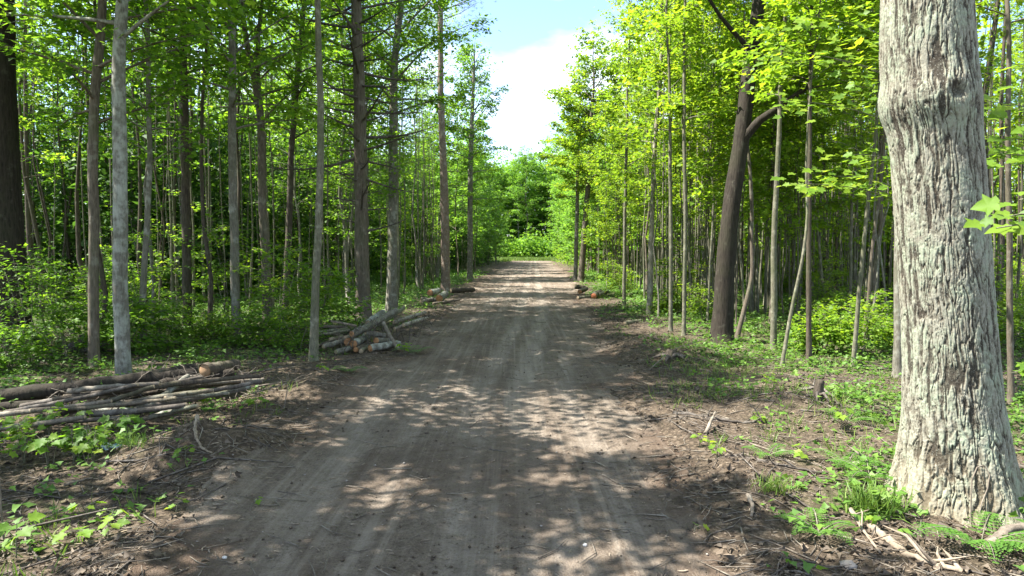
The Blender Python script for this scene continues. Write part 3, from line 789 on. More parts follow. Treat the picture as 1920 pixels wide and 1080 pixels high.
# woods closing the view beyond the end of the road
for i in range(24):
    x = -16 + 42 * (i + rng.random()) / 24; y = rng.uniform(158, 180)
    try_put(x, y, PF['tall'], 1.1, 1.45, 1.2)
for i in range(6):
    x = -9 + 30 * (i + rng.random()) / 6; y = rng.uniform(150, 158)
    try_put(x, y, PF['thin'], .8, 1.3, 1.0)
# trees beside and behind the camera whose shade falls across the near road
SHADE = [make_proto('maple_tree', 400 + k, 9.5, .09, 5.5, 2.4, 34, 8, 22, .13, LOBE, LEAF, BARK_GREY, .3, prof=round_prof, spread=.13) for k in range(2)]
for k, (x, y, s) in enumerate([(-4.6, 2.9, 1.0), (-5.6, 5.3, .98), (-4.9, .2, 1.0), (-8.2, 6.6, 1.1)]):
    pr = SHADE[k % 2]
    e = put_tree(pr, x, y, rng.uniform(0, 6), s); BULK.append((e, pr, x, y))

# ---- understorey bushes ---------------------------------------------------------
def shrub_proto(seed, h, R, ns, lm, size, tmpl=LOBE):
    rng = np.random.default_rng(seed); T = Tubes(); Ps, Ds = [], []
    for i in range(ns):
        a = rng.uniform(0, 2 * PI); hh = h * rng.uniform(.6, 1); n = 6; t = np.linspace(0, 1, n)
        p = np.stack([math.cos(a) * (.04 + R * .5 * t ** 1.3), math.sin(a) * (.04 + R * .5 * t ** 1.3), t * hh], -1); p[0][2] = -.05
        T2, P, D = wood_and_leaves(rng, p, np.linspace(.012, .004, n), hh * .25, R * .85, 10, 5, 8, prof=lambda t: 1 - .4 * t, sides=5, min_len=.18, spread=.10, up0=5, up1=35)
        T.V += T2.V; T.Q += [q + T.n for q in T2.Q]; T.T += [q + T.n for q in T2.T]; T.n += T2.n
        Ps.append(P); Ds.append(D)
    q = Proto(); q.kind = 'maple_bush'; q.trunk = T.mesh('bush_stem', BARK_SAP); q.crown = crown_mesh('bush_crown', rng, np.concatenate(Ps), np.concatenate(Ds), size, tmpl, lm, .3); q.H = h; q.r0 = .01
    return q
SB_L = [shrub_proto(500 + k, [1.3, 2.4, .9, 3.4][k], [.9, 1.1, .8, 1.2][k], [4, 3, 4, 3][k], LEAF, .095) for k in range(4)]
SB_R = [shrub_proto(520 + k, [1.4, 2.7, .9][k], [.8, 1.0, .6][k], [3, 3, 4][k], LEAF_R, .095) for k in range(3)]
BUSHES = []
def put_bush(pool, x, y, s):
    pr = pool[int(rng.integers(len(pool)))]
    e = empty('maple_bush', (x, y, H1(x, y))); e.rotation_euler = (0, 0, rng.uniform(0, 6.28)); e.scale = (s,) * 3
    link('stem', pr.trunk, e); link('crown', pr.crown, e)
    BUSHES.append((e, pr, x, y))
c = 0
while c < 30:
    y = 10.5 + 45 * rng.random() ** 1.6; x = road_c(y) - road_w(y) - rng.uniform(2.0, 20)
    if in_frame(x, y, 0) and not (x > -5.5 and y < 12.5) and x < -3.4: put_bush(SB_L, x, y, rng.uniform(.8, 1.25)); c += 1
c = 0
while c < 64:
    y = 12 + 45 * rng.random() ** 1.5; x = road_c(y) + road_w(y) + rng.uniform(1.6, 18)
    if in_frame(x, y, 0) and not (x < 5.6 and y < 15.5): put_bush(SB_R, x, y, rng.uniform(.7, 1.1)); c += 1
for px, py, s in [(520, 640, 1.0), (480, 650, .9), (560, 625, .9), (310, 650, .8), (60, 690, .8), (130, 680, .8), (15, 705, .8), (400, 640, .7), (200, 640, .8), (95, 650, .9), (560, 655, .6)]:
    g = ground_at(px, py); put_bush(SB_L[:3], g[0], g[1], s)

# ---- far masses of the wood, one object of stuff per side ------------------------
def belt(name, seed, n, fx, lm, size, hs=5.5):
    rng = np.random.default_rng(seed)
    P = []
    x, y = fx(rng, n)
    nl = 46
    c = np.stack([x, y, np.abs(rng.normal(0, 1, n)) * hs + .4], -1); c[:, 2] = np.where((c[:, 2] > hs * 3.2) | (hs > 8), hs * 3.0 * rng.random(n) ** 1.4, c[:, 2])
    P = np.repeat(c, nl, 0) + rng.normal(0, 1, (n * nl, 3)) * np.array([1.1, 1.1, .5])
    P[:, 2] = np.maximum(P[:, 2], .15)
    D = rng.normal(0, 1, P.shape) * [1, 1, .4]
    Nn = np.array([0, 0, 1.]) + rng.normal(0, .5, P.shape)
    me = leaf_mesh(name, P, D, Nn, size * rng.uniform(.6, 1.3, len(P)), KITE, lm, rng)
    return tag(link(name, me), kind='stuff')
def fxL(r, n):
    y = 24 + 90 * r.random(n); x = road_c(y) - road_w(y) - np.interp(y, [24, 45, 75], [11, 9, 4.2]) - 40 * r.random(n) ** 1.6; return x, y
def fxR(r, n):
    y = 26 + 88 * r.random(n); x = road_c(y) + road_w(y) + np.interp(y, [26, 45, 75], [13, 9, 2.6]) + 40 * r.random(n) ** 1.6; return x, y
def fxE(r, n):
    x = -70 + 170 * r.random(n); y = 168 + 45 * r.random(n); return x, y
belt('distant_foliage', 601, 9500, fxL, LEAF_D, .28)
belt('distant_foliage', 602, 7500, fxR, LEAF_R, .26)
belt('distant_foliage', 603, 8500, fxE, LEAF_F, .75, 8.5)
def fxW(r, n):
    x = -30 + 80 * r.random(n); y = 153 + 12 * r.random(n); return x, y
belt('distant_foliage', 604, 1500, fxW, LEAF_F, .55, 1.9)
T = Tubes(); rs = np.random.default_rng(610)
for i in range(1100):
    s_ = -1 if i % 2 else 1
    y = 19 + 92 * rs.random() ** 1.3; x = road_c(y) + s_ * (road_w(y) + 8 + 34 * rs.random())
    p, r = trunk_path(rs, rs.uniform(8, 16), rs.uniform(.03, .085) * (1.5 if rs.random() < .12 else 1), .5, n=6)
    T.add(p + [x, y, float(height(x, y))], r, 5, cap=False)
tag(link('distant_woods', T.mesh('distant_woods', BARK_DARK)), kind='stuff')
T = Tubes()
for i in range(1700):
    s_ = -1 if i % 4 == 0 else 1
    y = 20 + 95 * rs.random() ** 1.5; x = road_c(y) + s_ * (road_w(y) + 2.4 + 24 * rs.random() ** 1.2)
    p, r = trunk_path(rs, rs.uniform(8, 14), rs.uniform(.018, .042), .18, n=6)
    T.add(p + [x, y, float(height(x, y))], r, 5, cap=False)
tag(link('distant_woods', T.mesh('distant_woods', BARK_SAP)), kind='stuff')

# ------------------------------------------------------------------ ground cover (stuff)
def scatter(n, x0, x1, y0, y1, dens, seed, ypow=2.2):
    r = np.random.default_rng(seed)
    y = y0 + (y1 - y0) * r.random(n) ** ypow; x = x0 + (x1 - x0) * r.random(n)
    wide = .82 * y + 1.5
    keep = (np.abs(x) < wide) & (r.random(n) < dens(x, y))
    return x[keep], y[keep], r

def cover_dens(x, y):
    return green_map(x, y) * sstep(.0, .4, edge_d(x, y)) * np.where(x > 0, 1.0, .9)
x, y, r = scatter(105000, -30, 32, 4, 62, cover_dens, 701, 1.6)
k = 7
X = np.repeat(x, k) + r.normal(0, .085, len(x) * k); Yy = np.repeat(y, k) + r.normal(0, .085, len(x) * k)
hz = np.repeat(r.random(len(x)) ** 2 * .22 + .02, k) * r.uniform(.5, 1.1, len(X))
P = np.stack([X, Yy, height(X, Yy) + hz], -1)
D = r.normal(0, 1, P.shape) * [1, 1, .3]; Nn = np.array([0, 0, 1.]) + r.normal(0, .35, P.shape)
S = r.uniform(.035, .085, len(P)) * (1 + np.clip(Yy - 10, 0, 40) * .03)
tag(link('ground_cover', leaf_mesh('ground_cover', P, D, Nn, S, LOBE, COVER, r)), kind='stuff')

def grass_dens(x, y):
    u = x - road_c(y)
    return sstep(.05, .9, edge_d(x, y)) * sstep(.46, .64, fbm(x * .9, y * .9, 35)) * np.where(u > 0, .9, .35)
x, y, r = scatter(34000, -20, 24, 4, 50, grass_dens, 702, 1.8)
k = 8
X = np.repeat(x, k) + r.normal(0, .05, len(x) * k); Yy = np.repeat(y, k) + r.normal(0, .05, len(x) * k)
P = np.stack([X, Yy, height(X, Yy) - .01], -1); D = r.normal(0, .55, P.shape) + [0, 0, .9]; Nn = r.normal(0, 1, P.shape)
tag(link('grass', leaf_mesh('grass', P, D, Nn, r.uniform(.06, .2, len(P)), BLADE, GRASSM, r)), kind='stuff')
# the grassy strip across the end of the road
r = np.random.default_rng(703); n = 26000
n = 60000; X = r.uniform(-20, 34, n); Yy = r.uniform(113, 166, n)
ok = (edge_d(X, Yy) > .2) | (Yy > 121); X, Yy = X[ok], Yy[ok]
P = np.stack([X, Yy, height(X, Yy)], -1); D = r.normal(0, .5, P.shape) + [0, 0, 1]; Nn = r.normal(0, 1, P.shape)
tag(link('meadow_grass', leaf_mesh('meadow_grass', P, D, Nn, r.uniform(.25, .6, len(P)), (BLADE[0] * [3.5, 1, 1], BLADE[1]), GRASSM, r)), kind='stuff')

def litter_dens(x, y):
    e = edge_d(x, y)
    return sstep(-.55, .5, e + .5 * (fbm(x * 1.5, y * 1.5, 37) - .5)) * (1 - .35 * green_map(x, y)) * np.where(y > 20, .6, 1) * (.25 + .75 * sstep(.38, .6, fbm(x * 1.1, y * 1.1, 38)))
x, y, r = scatter(150000, -16, 16, 3.3, 34, litter_dens, 704, 2.0)
P = np.stack([x, y, height(x, y) + r.uniform(.0, .025, len(x))], -1)
D = r.normal(0, 1, P.shape) * [1, 1, .25]; Nn = np.array([0, 0, 1.]) + r.normal(0, .6, P.shape)
tag(link('leaf_litter', leaf_mesh('leaf_litter', P, D, Nn, (.018 + .055 * r.random(len(P)) ** 1.8), (LOBE[0] * [.85, 1, 3.2], LOBE[1]), LITTER, r)), kind='stuff')

def twig_mesh(name, n, dens, seed, l0, l1, r0, mat, ymax, ypow=2):
    x, y, r = scatter(n, -14, 14, 3.3, ymax, dens, seed, ypow)
    m = len(x); L = r.uniform(l0, l1, m) * r.random(m) ** .5; a = r.uniform(0, 2 * PI, m)
    dx, dy = np.cos(a) * L / 2, np.sin(a) * L / 2
    R = r0 * (.5 + L / l1)
    s = np.array([-1., 0, 1.])
    bend = r.normal(0, .12, m) * L
    px = x[:, None] + dx[:, None] * s + (-np.sin(a) * bend)[:, None] * (1 - s ** 2)
    py = y[:, None] + dy[:, None] * s + (np.cos(a) * bend)[:, None] * (1 - s ** 2)
    pz = height(px, py) + R[:, None] * .8 + np.abs(r.normal(0, .03, m) * L)[:, None] * (s + 1)
    th = np.arange(4) / 4 * 2 * PI
    sx = -np.sin(a)[:, None, None] * np.cos(th); sy = np.cos(a)[:, None, None] * np.cos(th)
    RR = R[:, None, None] * np.array([1, .85, .5])[None, :, None]
    V = np.stack([px[:, :, None] + RR * sx, py[:, :, None] + RR * sy, pz[:, :, None] + RR * np.sin(th)[None, None]], -1)
    i = np.arange(2)[:, None] * 4; j = np.arange(4)[None]; k = (j + 1) % 4
    q = np.stack([i + j, i + k, i + 4 + k, i + 4 + j], -1).reshape(-1, 4)
    Q = (q[None] + (np.arange(m) * 12)[:, None, None]).reshape(-1, 4)
    me = mesh_np(name, V.reshape(-1, 3), [Q], mat, True)
    return tag(link(name, me), kind='stuff')
tw_d = lambda x, y: sstep(-.9, .3, edge_d(x, y)) * .8 + .10
twig_mesh('twig_litter', 24000, tw_d, 705, .05, .45, .0045, STICK, 28)
twig_mesh('twig_litter', 2600, lambda x, y: sstep(-.3, .5, edge_d(x, y)) * (fbm(x, y, 39) > .48), 706, .3, 1.3, .008, DEADWOOD, 26)
twig_mesh('wood_chips', 22000, lambda x, y: .30 + .5 * sstep(-1.2, .2, edge_d(x, y)), 707, .015, .07, .0045, DRYWOOD, 16, 1.8)

# clods and pebbles on the dirt
def clods(name, n, dens, seed, s0, s1, mat, ymax):
    x, y, r = scatter(n, -8, 8, 3.3, ymax, dens, seed, 1.9)
    m = len(x)
    base = np.array([[1, 0, 0], [-1, 0, 0], [0, 1, 0], [0, -1, 0], [0, 0, .7], [0, 0, -.7]], float)
    f = np.array([[0, 2, 4], [2, 1, 4], [1, 3, 4], [3, 0, 4], [2, 0, 5], [1, 2, 5], [3, 1, 5], [0, 3, 5]])
    S = (s0 + (s1 - s0) * r.random(m) ** 3)
    V = base[None] * r.uniform(.55, 1.2, (m, 6, 3)) * S[:, None, None]
    a = r.uniform(0, 2 * PI, m); ca, sa = np.cos(a)[:, None], np.sin(a)[:, None]
    vx = V[..., 0] * ca - V[..., 1] * sa; vy = V[..., 0] * sa + V[..., 1] * ca
    V = np.stack([vx + x[:, None], vy + y[:, None], V[..., 2] + (height(x, y) + S * .25)[:, None]], -1)
    F_ = (f[None] + (np.arange(m) * 6)[:, None, None]).reshape(-1, 3)
    at_ = {'green': np.zeros(m * 6)}
    return tag(link(name, mesh_np(name, V.reshape(-1, 3), [F_], mat, True, at_)), kind='stuff')
clods('dirt_clods', 12000, lambda x, y: .25 + .75 * sstep(.4, .62, fbm(x * 1.4, y * .9, 45)), 708, .003, .020, CLOD, 22)
clods('pebbles', 700, lambda x, y: (edge_d(x, y) < .2) * 1.0, 709, .005, .02, STONE2, 14)

# ------------------------------------------------------------------ logs
def log(label, a, b, r, bark=BARK_GREY, cut=None, cut2=None, name='log', cat='log', group=None, taper=.88, bend=.02, seed=0, sides=14):
    rng = np.random.default_rng(int(seed * 7 + abs(a[0]) * 1000) % 99991)
    a = np.array(a, float); b = np.array(b, float)
    n = 12; s = np.linspace(0, 1, n); L = np.linalg.norm(b - a); ax = (b - a) / L
    sd = norm(np.cross(ax, [0, 0, 1.])) ; upv = np.cross(sd, ax)
    P = a + (b - a) * s[:, None] + sd * (bend * L * rng.normal(0, 1) * np.sin(PI * s))[:, None] + upv * (bend * .5 * L * rng.normal(0, 1) * np.sin(PI * s))[:, None]
    P[1:-1] += rng.normal(0, r * .10, (n - 2, 3))
    R = r * np.linspace(1, taper, n) * (1 + rng.normal(0, .04, n))
    T = Tubes(); T.add(P - a, R, sides, cap=False, wob=.05, rng=rng)
    o = link(name, T.mesh(name, bark), None, a)
    for (pc, d, rr_, cm) in ((P[0] - a, -ax, R[0], cut), (P[-1] - a, ax, R[-1], cut2)):
        cm = cm or CUT_PALE
        th = np.arange(sides) / sides * 2 * PI
        u_ = norm(np.cross(d, [0, 0, 1.])); v_ = np.cross(d, u_)
        ring = pc + d * .003 + (u_ * np.cos(th)[:, None] + v_ * np.sin(th)[:, None]) * rr_ * .90
        ring2 = pc - d * .012 + (u_ * np.cos(th)[:, None] + v_ * np.sin(th)[:, None]) * rr_ * .99
        V = np.vstack([ring, ring2, [pc + d * .004]])
        j = np.arange(sides); k = (j + 1) % sides
        f3 = np.stack([j, k, np.full(sides, 2 * sides)], -1); f4 = np.stack([sides + j, sides + k, k, j], -1)
        link('cut_end', mesh_np('cut_end', V, [f4, f3], cm), o)
    tag(o, label, cat, group)
    return o

rl_ = np.random.default_rng(515)
def plog(label, x1, y1, Y1, x2, y2, Y2, dpx, lift=0.0, **kw):
    Ym = (Y1 + Y2) / 2; r = dpx / 2 * Ym / F
    a, b = at(x1, y1, Y1), at(x2, y2, Y2)
    for q in (a, b): q[2] = max(q[2], H1(q[0], q[1]) + r * .7) + lift * rl_.uniform(.3, 1.0)
    return log(label, a, b, r, **kw)

GA = 'logs and poles heaped beside the lichen-spotted maple'
plog('long dark-barked log lying along the back of the pole heap, its butt in the seedlings', -60, 778, 8.3, 372, 700, 9.3, 30, bark=BARK_BLACK, group=GA, bend=.008)
plog('dark log propped on the back of the pole heap, pointing up at its road end', 200, 733, 9.5, 372, 690, 9.9, 26, bark=BARK_BLACK, group=GA)
plog('thick dark log resting highest on the pole heap with an orange cut face', 384, 694, 9.0, 442, 684, 9.7, 25, bark=BARK_DARK, cut=CUT_TAN, group=GA, bend=.005)
plog('medium dark log beneath the orange-faced log of the pole heap', 300, 722, 8.8, 438, 698, 9.3, 18, bark=BARK_BLACK, cut=CUT_TAN, group=GA)
plog('second long dark log below it running out past the seedlings', -90, 800, 7.9, 260, 752, 8.6, 22, bark=BARK_BLACK, group=GA, bend=.012)
plog('pale pole lying slantwise across the top of the pole heap', 272, 768, 7.7, 352, 706, 8.6, 13, bark=BARK_LICHEN, group=GA, bend=.008)
plog('short grey log with a round tan cut face low in the pole heap', 155, 786, 7.85, 268, 770, 8.2, 14, bark=BARK_LICHEN, cut=CUT_TAN, group=GA)
plog('bent grey branch lying on the soil before the pole heap', 162, 843, 6.95, 216, 806, 7.35, 11, bark=STICK, group=GA, bend=.05)
plog('dark stub of log low in shadow at the seedling end of the heap', 70, 808, 7.8, 150, 796, 7.9, 17, bark=BARK_DARK, group=GA)
rl = np.random.default_rng(55)
extra = [(-40, 800, 210, 772, 10), (10, 792, 260, 766, 8), (-20, 815, 160, 795, 11), (40, 778, 300, 748, 9)]
poles = []
spec = [(150, 764, 495, 728, 9), (100, 783, 490, 738, 11), (190, 752, 440, 716, 10), (60, 800, 330, 775, 9), (205, 772, 470, 741, 12), (120, 768, 420, 726, 8), (230, 786, 400, 752, 11), (255, 795, 460, 745, 9), (180, 800, 350, 781, 12),
        (30, 806, 240, 790, 10), (220, 808, 370, 777, 10), (300, 760, 492, 748, 10), (160, 742, 400, 705, 9), (240, 745, 450, 724, 8), (90, 795, 290, 762, 10), (280, 798, 372, 785, 9), (200, 763, 380, 722, 9), (310, 786, 430, 765, 8), (130, 778, 300, 751, 10), (250, 757, 470, 722, 7)] + extra
for i, (x1, y1, x2, y2, d) in enumerate(spec):
    Ya = ground_at(x1, y1 + 14)[1] * .985; Yb = ground_at(x2, max(y2 + 14 + 25 * (x2 < 420), 740))[1] * .985
    poles.append((y1 + y2, x1, y1, Ya, x2, y2, Yb, d + 1))
poles.sort()
ORD = ['first', 'second', 'third', 'fourth', 'fifth', 'sixth', 'seventh', 'eighth', 'ninth', 'tenth', 'eleventh', 'twelfth', 'thirteenth', 'fourteenth', 'fifteenth', 'sixteenth', 'seventeenth', 'eighteenth', 'nineteenth', 'twentieth', 'twenty-first', 'twenty-second', 'twenty-third', 'twenty-fourth', 'twenty-fifth', 'twenty-sixth']
for i, (_, x1, y1, Ya, x2, y2, Yb, d) in enumerate(poles):
    plog('thin grey pole in the heap by the lichen-spotted maple, %s from its top' % ORD[i], x1, y1, Ya, x2, y2, Yb, d, bark=[BARK_BROWN, DEADWOOD, BARK_GREY, BARK_DARK, DEADWOOD, STICK][i % 6], name='pole', cat='pole', group=GA, bend=.022, seed=i, sides=8, taper=.7, lift=.30 * math.sin(PI * (i + 1) / 26))

GB = 'logs heaped in front of the bare-branched pine'
B = [
 ('long grey log slanting up over the whole heap in front of the bare-branched pine', 660, 627, 13.3, 743, 582, 14.6, 13, BARK_GREY, CUT_ORANGE),
 ('thinner pole lying alongside the long slanting log of the pine heap', 700, 613, 13.9, 757, 577, 14.9, 9, BARK_SAP, CUT_PALE),
 ('thick pale log leaning on the pine behind the slanting log', 690, 607, 14.6, 718, 586, 15.2, 14, BARK_LICHEN, CUT_PALE),
 ('log with the largest deep orange face at the centre of the pine heap', 653, 641, 13.4, 628, 630, 14.6, 17, BARK_BROWN, CUT_ORANGE),
 ('grey-barked log whose orange face sits under the slanting log butt', 663, 645, 13.1, 688, 630, 14.2, 14, BARK_LICHEN, CUT_ORANGE),
 ('low log with a small orange face beneath the other faces', 667, 656, 13.0, 686, 642, 14.0, 10, BARK_BROWN, CUT_ORANGE),
 ('birch-pale log lying level at the front of the pine heap with an orange face', 694, 653, 12.9, 748, 645, 13.5, 14, BARK_LICHEN, CUT_ORANGE),
 ('short log with an orange face resting above the birch-pale front log', 705, 639, 13.4, 735, 640, 14.0, 12, BARK_GREY, CUT_ORANGE),
 ('small mossy log half on the soil below the birch-pale front log', 677, 664, 12.9, 690, 655, 13.6, 10, BARK_SAP, CUT_PALE),
 ('short grey log bridging the middle of the pine heap', 685, 624, 13.7, 722, 629, 13.9, 10, BARK_GREY, CUT_PALE),
 ('grey branch sloping down over the front of the pine heap toward the fern clump', 719, 605, 14.0, 748, 656, 13.1, 8, STICK, CUT_PALE),
 ('long thin pole sticking out of the pine heap beside the slim grey maple', 582, 624, 14.0, 652, 616, 14.2, 6, BARK_SAP, CUT_PALE),
 ('second thin pole below it sticking out beside the slim grey maple', 592, 629, 13.7, 656, 619, 14.0, 6, BARK_SAP, CUT_PALE),
 ('bright bare pole lying highest on the forest side of the pine heap', 621, 602, 14.6, 668, 611, 14.5, 5, DRYWOOD, CUT_PALE),
 ('dark pole lying level on the forest side of the pine heap', 594, 613, 14.5, 648, 613, 14.6, 6, BARK_BROWN, CUT_PALE),
 ('pale split log on the forest side of the pine heap', 618, 637, 13.6, 654, 631, 13.9, 8, DRYWOOD, CUT_PALE),
 ('grey log below the pale split log of the pine heap', 606, 650, 13.2, 650, 637, 13.6, 10, BARK_GREY, CUT_PALE),
 ('dark low pole at the forest end of the pine heap', 596, 648, 13.3, 622, 640, 13.6, 7, BARK_DARK, CUT_PALE),
 ('low grey log lying at the front foot of the pine heap', 630, 661, 12.9, 660, 651, 13.2, 11, BARK_GREY, CUT_PALE),
 ('upper pole of the bundle pointing from the pine heap to the road', 738, 605, 14.2, 798, 586, 15.2, 7, BARK_SUN, CUT_PALE),
 ('lower pole of the bundle pointing from the pine heap to the road', 756, 610, 13.9, 801, 596, 14.7, 7, BARK_SUN, CUT_PALE),
 ('thinnest pole above the bundle pointing from the pine heap to the road', 742, 600, 14.5, 780, 591, 15.2, 4, BARK_SAP, CUT_PALE),
 ('grey pole lying under the bundle that points to the road', 740, 616, 13.8, 792, 600, 14.5, 6, STICK, CUT_PALE),
]
for i, (lab, x1, y1, Y1, x2, y2, Y2, d, bk, cu) in enumerate(B):
    plog(lab, x1, y1, Y1, x2, y2, Y2, d, bark=bk, cut=cu, group=GB, seed=i, sides=12, bend=.012, cat='log' if 'log' in lab.split(' heap')[0] else 'pole')
GC = 'small logs by the reddish pine'
for i, (lab, x1, y1, Y1, x2, y2, Y2, d, bk, cu) in enumerate([
 ('upper orange-faced log of the small heap by the reddish pine', 806, 549, 25.5, 823, 545, 26.6, 12, BARK_LICHEN, CUT_ORANGE),
 ('lower and larger orange-faced log of the small heap by the reddish pine', 824, 559, 25, 836, 551, 26.4, 14, BARK_LICHEN, CUT_ORANGE),
 ('grey log under the orange-faced logs by the reddish pine', 790, 560, 25.2, 817, 563, 25.4, 7, BARK_GREY, CUT_PALE),
 ('knobbly grey log at the forest end of the heap by the reddish pine', 790, 567, 24.7, 812, 561, 25.4, 8, STICK, CUT_PALE),
 ('thin pole on the soil before the small heap by the reddish pine', 812, 569, 24.6, 862, 562, 25.4, 4, STICK, CUT_PALE),
 ('dark mossy log lying flat on the far side of the reddish pine', 845, 545, 29, 889, 543, 29.6, 10, BARK_DARK, CUT_PALE)]):
    plog(lab, x1, y1, Y1, x2, y2, Y2, d, bark=bk, cut=cu, group=GC, seed=90 + i, sides=12, bend=.01)
GD = 'small logs by the dark curved trunk'
for i, (lab, x1, y1, Y1, x2, y2, Y2, d, bk, cu) in enumerate([
 ('dark log lying at the foot of the dark curved trunk', 1079, 537, 30.5, 1097, 540, 30.6, 9, BARK_DARK, CUT_PALE),
 ('short log with a pinkish face below the dark curved trunk', 1087, 547, 29.3, 1100, 541, 30.6, 8, BARK_BROWN, CUT_ORANGE),
 ('split log with a reddish face nearest the thicket below the dark curved trunk', 1113, 556, 27.7, 1126, 548, 29, 12, BARK_BROWN, CUT_RED),
 ('mossy log lying level before the reddish-faced log', 1083, 560, 27.4, 1109, 557, 27.9, 7, BARK_SAP, CUT_PALE),
 ('grey log lying toward the thicket behind the reddish-faced log', 1122, 553, 28.2, 1139, 546, 29.6, 8, BARK_GREY, CUT_PALE),
 ('short mossy log lying at the road edge under the thin pole', 1171, 609, 18.0, 1201, 605, 18.6, 8, BARK_SAP, CUT_PALE)]):
    plog(lab, x1, y1, Y1, x2, y2, Y2, d, bark=bk, cut=cu, group=GD, seed=120 + i, sides=12, bend=.01)

# ------------------------------------------------------------------ loose sticks as things
def stick(label, pts, r, mat=DEADWOOD, name='stick', cat='stick', lift=0.0, group=None, twigs=0, seed=0):
    """pts: pixels of points lying on the ground, or (px,py,height)"""
    rng = np.random.default_rng(seed + 3)
    Q = []
    for p in pts:
        g = ground_at(p[0], p[1]); hz = p[2] if len(p) > 2 else .02
        Q.append([g[0], g[1], H1(g[0], g[1]) + hz + (r * .6 if r < .02 else -.012)])
    Q = np.array(Q); org = Q[0].copy(); Q = Q - org
    t = np.linspace(0, 1, len(Q)); tt = np.linspace(0, 1, max(9, len(Q) * 5))
    P = np.stack([np.interp(tt, t, Q[:, c]) for c in range(3)], -1)
    for _ in range(3): P[1:-1] = (P[:-2] + 2 * P[1:-1] + P[2:]) / 4
    P[1:-1] += rng.normal(0, r * .16, (len(tt) - 2, 3))
    T = Tubes(); T.add(P, np.linspace(r, r * .5, len(tt)) * (1 + rng.normal(0, .09, len(tt))), 9, wob=.24, rng=rng, flat=.8)
    for k in range(twigs):
        i = int(rng.integers(2, len(tt) - 1)); d = rng.normal(0, 1, 3); d[2] = abs(d[2]) * .6 + .1; d = d / np.linalg.norm(d) * rng.uniform(.1, .35)
        T.add(np.stack([P[i], P[i] + d * .5 + rng.normal(0, .02, 3), P[i] + d]), [r * .45, r * .3, .002], 5, cap=False)
    o = link(name, T.mesh(name, mat), None, org)
    tag(o, label, cat, group)
    return o
stick('pale split plank-like limb lying from the oak foot toward the camera', [(1632, 1000), (1665, 1022), (1723, 1056), (1815, 1085)], .034, DRYWOOD, 'fallen_limb', 'limb', seed=1, twigs=5)
stick('thin pale stick beside the split limb left of the oak foot', [(1594, 982, .06), (1620, 1012), (1650, 1050)], .016, DRYWOOD, seed=2, twigs=4)
stick('grey arched limb lying against the far side of the oak base', [(1842, 1034, -.03), (1862, 1030, .07), (1896, 1026, .15), (1945, 1026, .15), (2010, 1030, .02)], .045, STICK, 'fallen_limb', 'limb', seed=4)
stick('long dark branch lying level on the leaf litter before the stump', [(1262, 782), (1320, 789), (1390, 797), (1448, 797)], .025, DEADWOOD, 'fallen_branch', 'branch', twigs=7, seed=5)
stick('short grey stick propped across the long dark branch', [(1322, 822), (1341, 800, .16)], .022, STICK, seed=6)
stick('dark branch half buried in litter nearer the camera than the long dark branch', [(1370, 872), (1411, 881), (1480, 892), (1552, 897)], .022, DEADWOOD, 'fallen_branch', 'branch', twigs=4, seed=7)
stick('pale short root standing curled in litter at the road edge before the oak', [(1402, 958, .03), (1412, 975), (1408, 992)], .018, STICK, 'root', 'root', seed=8)
stick('pale curled root lying on the dirt mound before the pole heap', [(372, 850, .05), (366, 866, .02), (380, 880), (398, 884)], .018, DRYWOOD, 'root', 'root', seed=9)
stick('long thin branch lying on brown soil at the near road edge before the seedlings', [(200, 885), (260, 888), (330, 882), (388, 884)], .012, DEADWOOD, 'fallen_branch', 'branch', twigs=5, seed=10)
stick('straight pale stick lying below the plastic wrapper', [(120, 917), (174, 905)], .014, STICK, seed=11)
stick('bare stick poking upright out of the pole heap front', [(236, 835), (231, 836, .35)], .008, STICK, seed=12)
stick('bare grey stem standing upright at the near lower frame corner beside the big seedling', [(6, 1010), (3, 1012, .5)], .010, STICK, seed=13)
stick('slanting pale stem behind the big near seedling', [(38, 1000, .02), (120, 960, .05)], .007, STICK, seed=14)
stick('stick lying at the road edge before the pine heap', [(470, 735), (560, 728)], .016, STICK, twigs=3, seed=15)
stick('upright broken stick leaning in litter between the pole heap and the pine heap', [(533, 768, .0), (541, 765, .28)], .010, STICK, seed=16)
stick('dark curved branch lying in the grass behind the stump', [(1500, 740), (1530, 745, .1), (1545, 752, .1), (1580, 778)], .03, DEADWOOD, 'fallen_branch', 'branch', twigs=6, seed=17)
stick('grey log-like limb among the ferns left of the oak', [(1590, 870), (1640, 890, .04), (1665, 900)], .035, STICK, 'fallen_limb', 'limb', twigs=2, seed=18)
stick('thin leaning stick before the dark leaning trunk', [(1218, 696), (1262, 676, .05), (1320, 660, .25)], .012, STICK, seed=19)
stick('small dark stick lying on the sunlit road centre', [(918, 848), (950, 852)], .008, DEADWOOD, seed=20)
stick('small twig lying on the road nearest the camera', [(608, 1078), (616, 1045)], .006, STICK, seed=21)

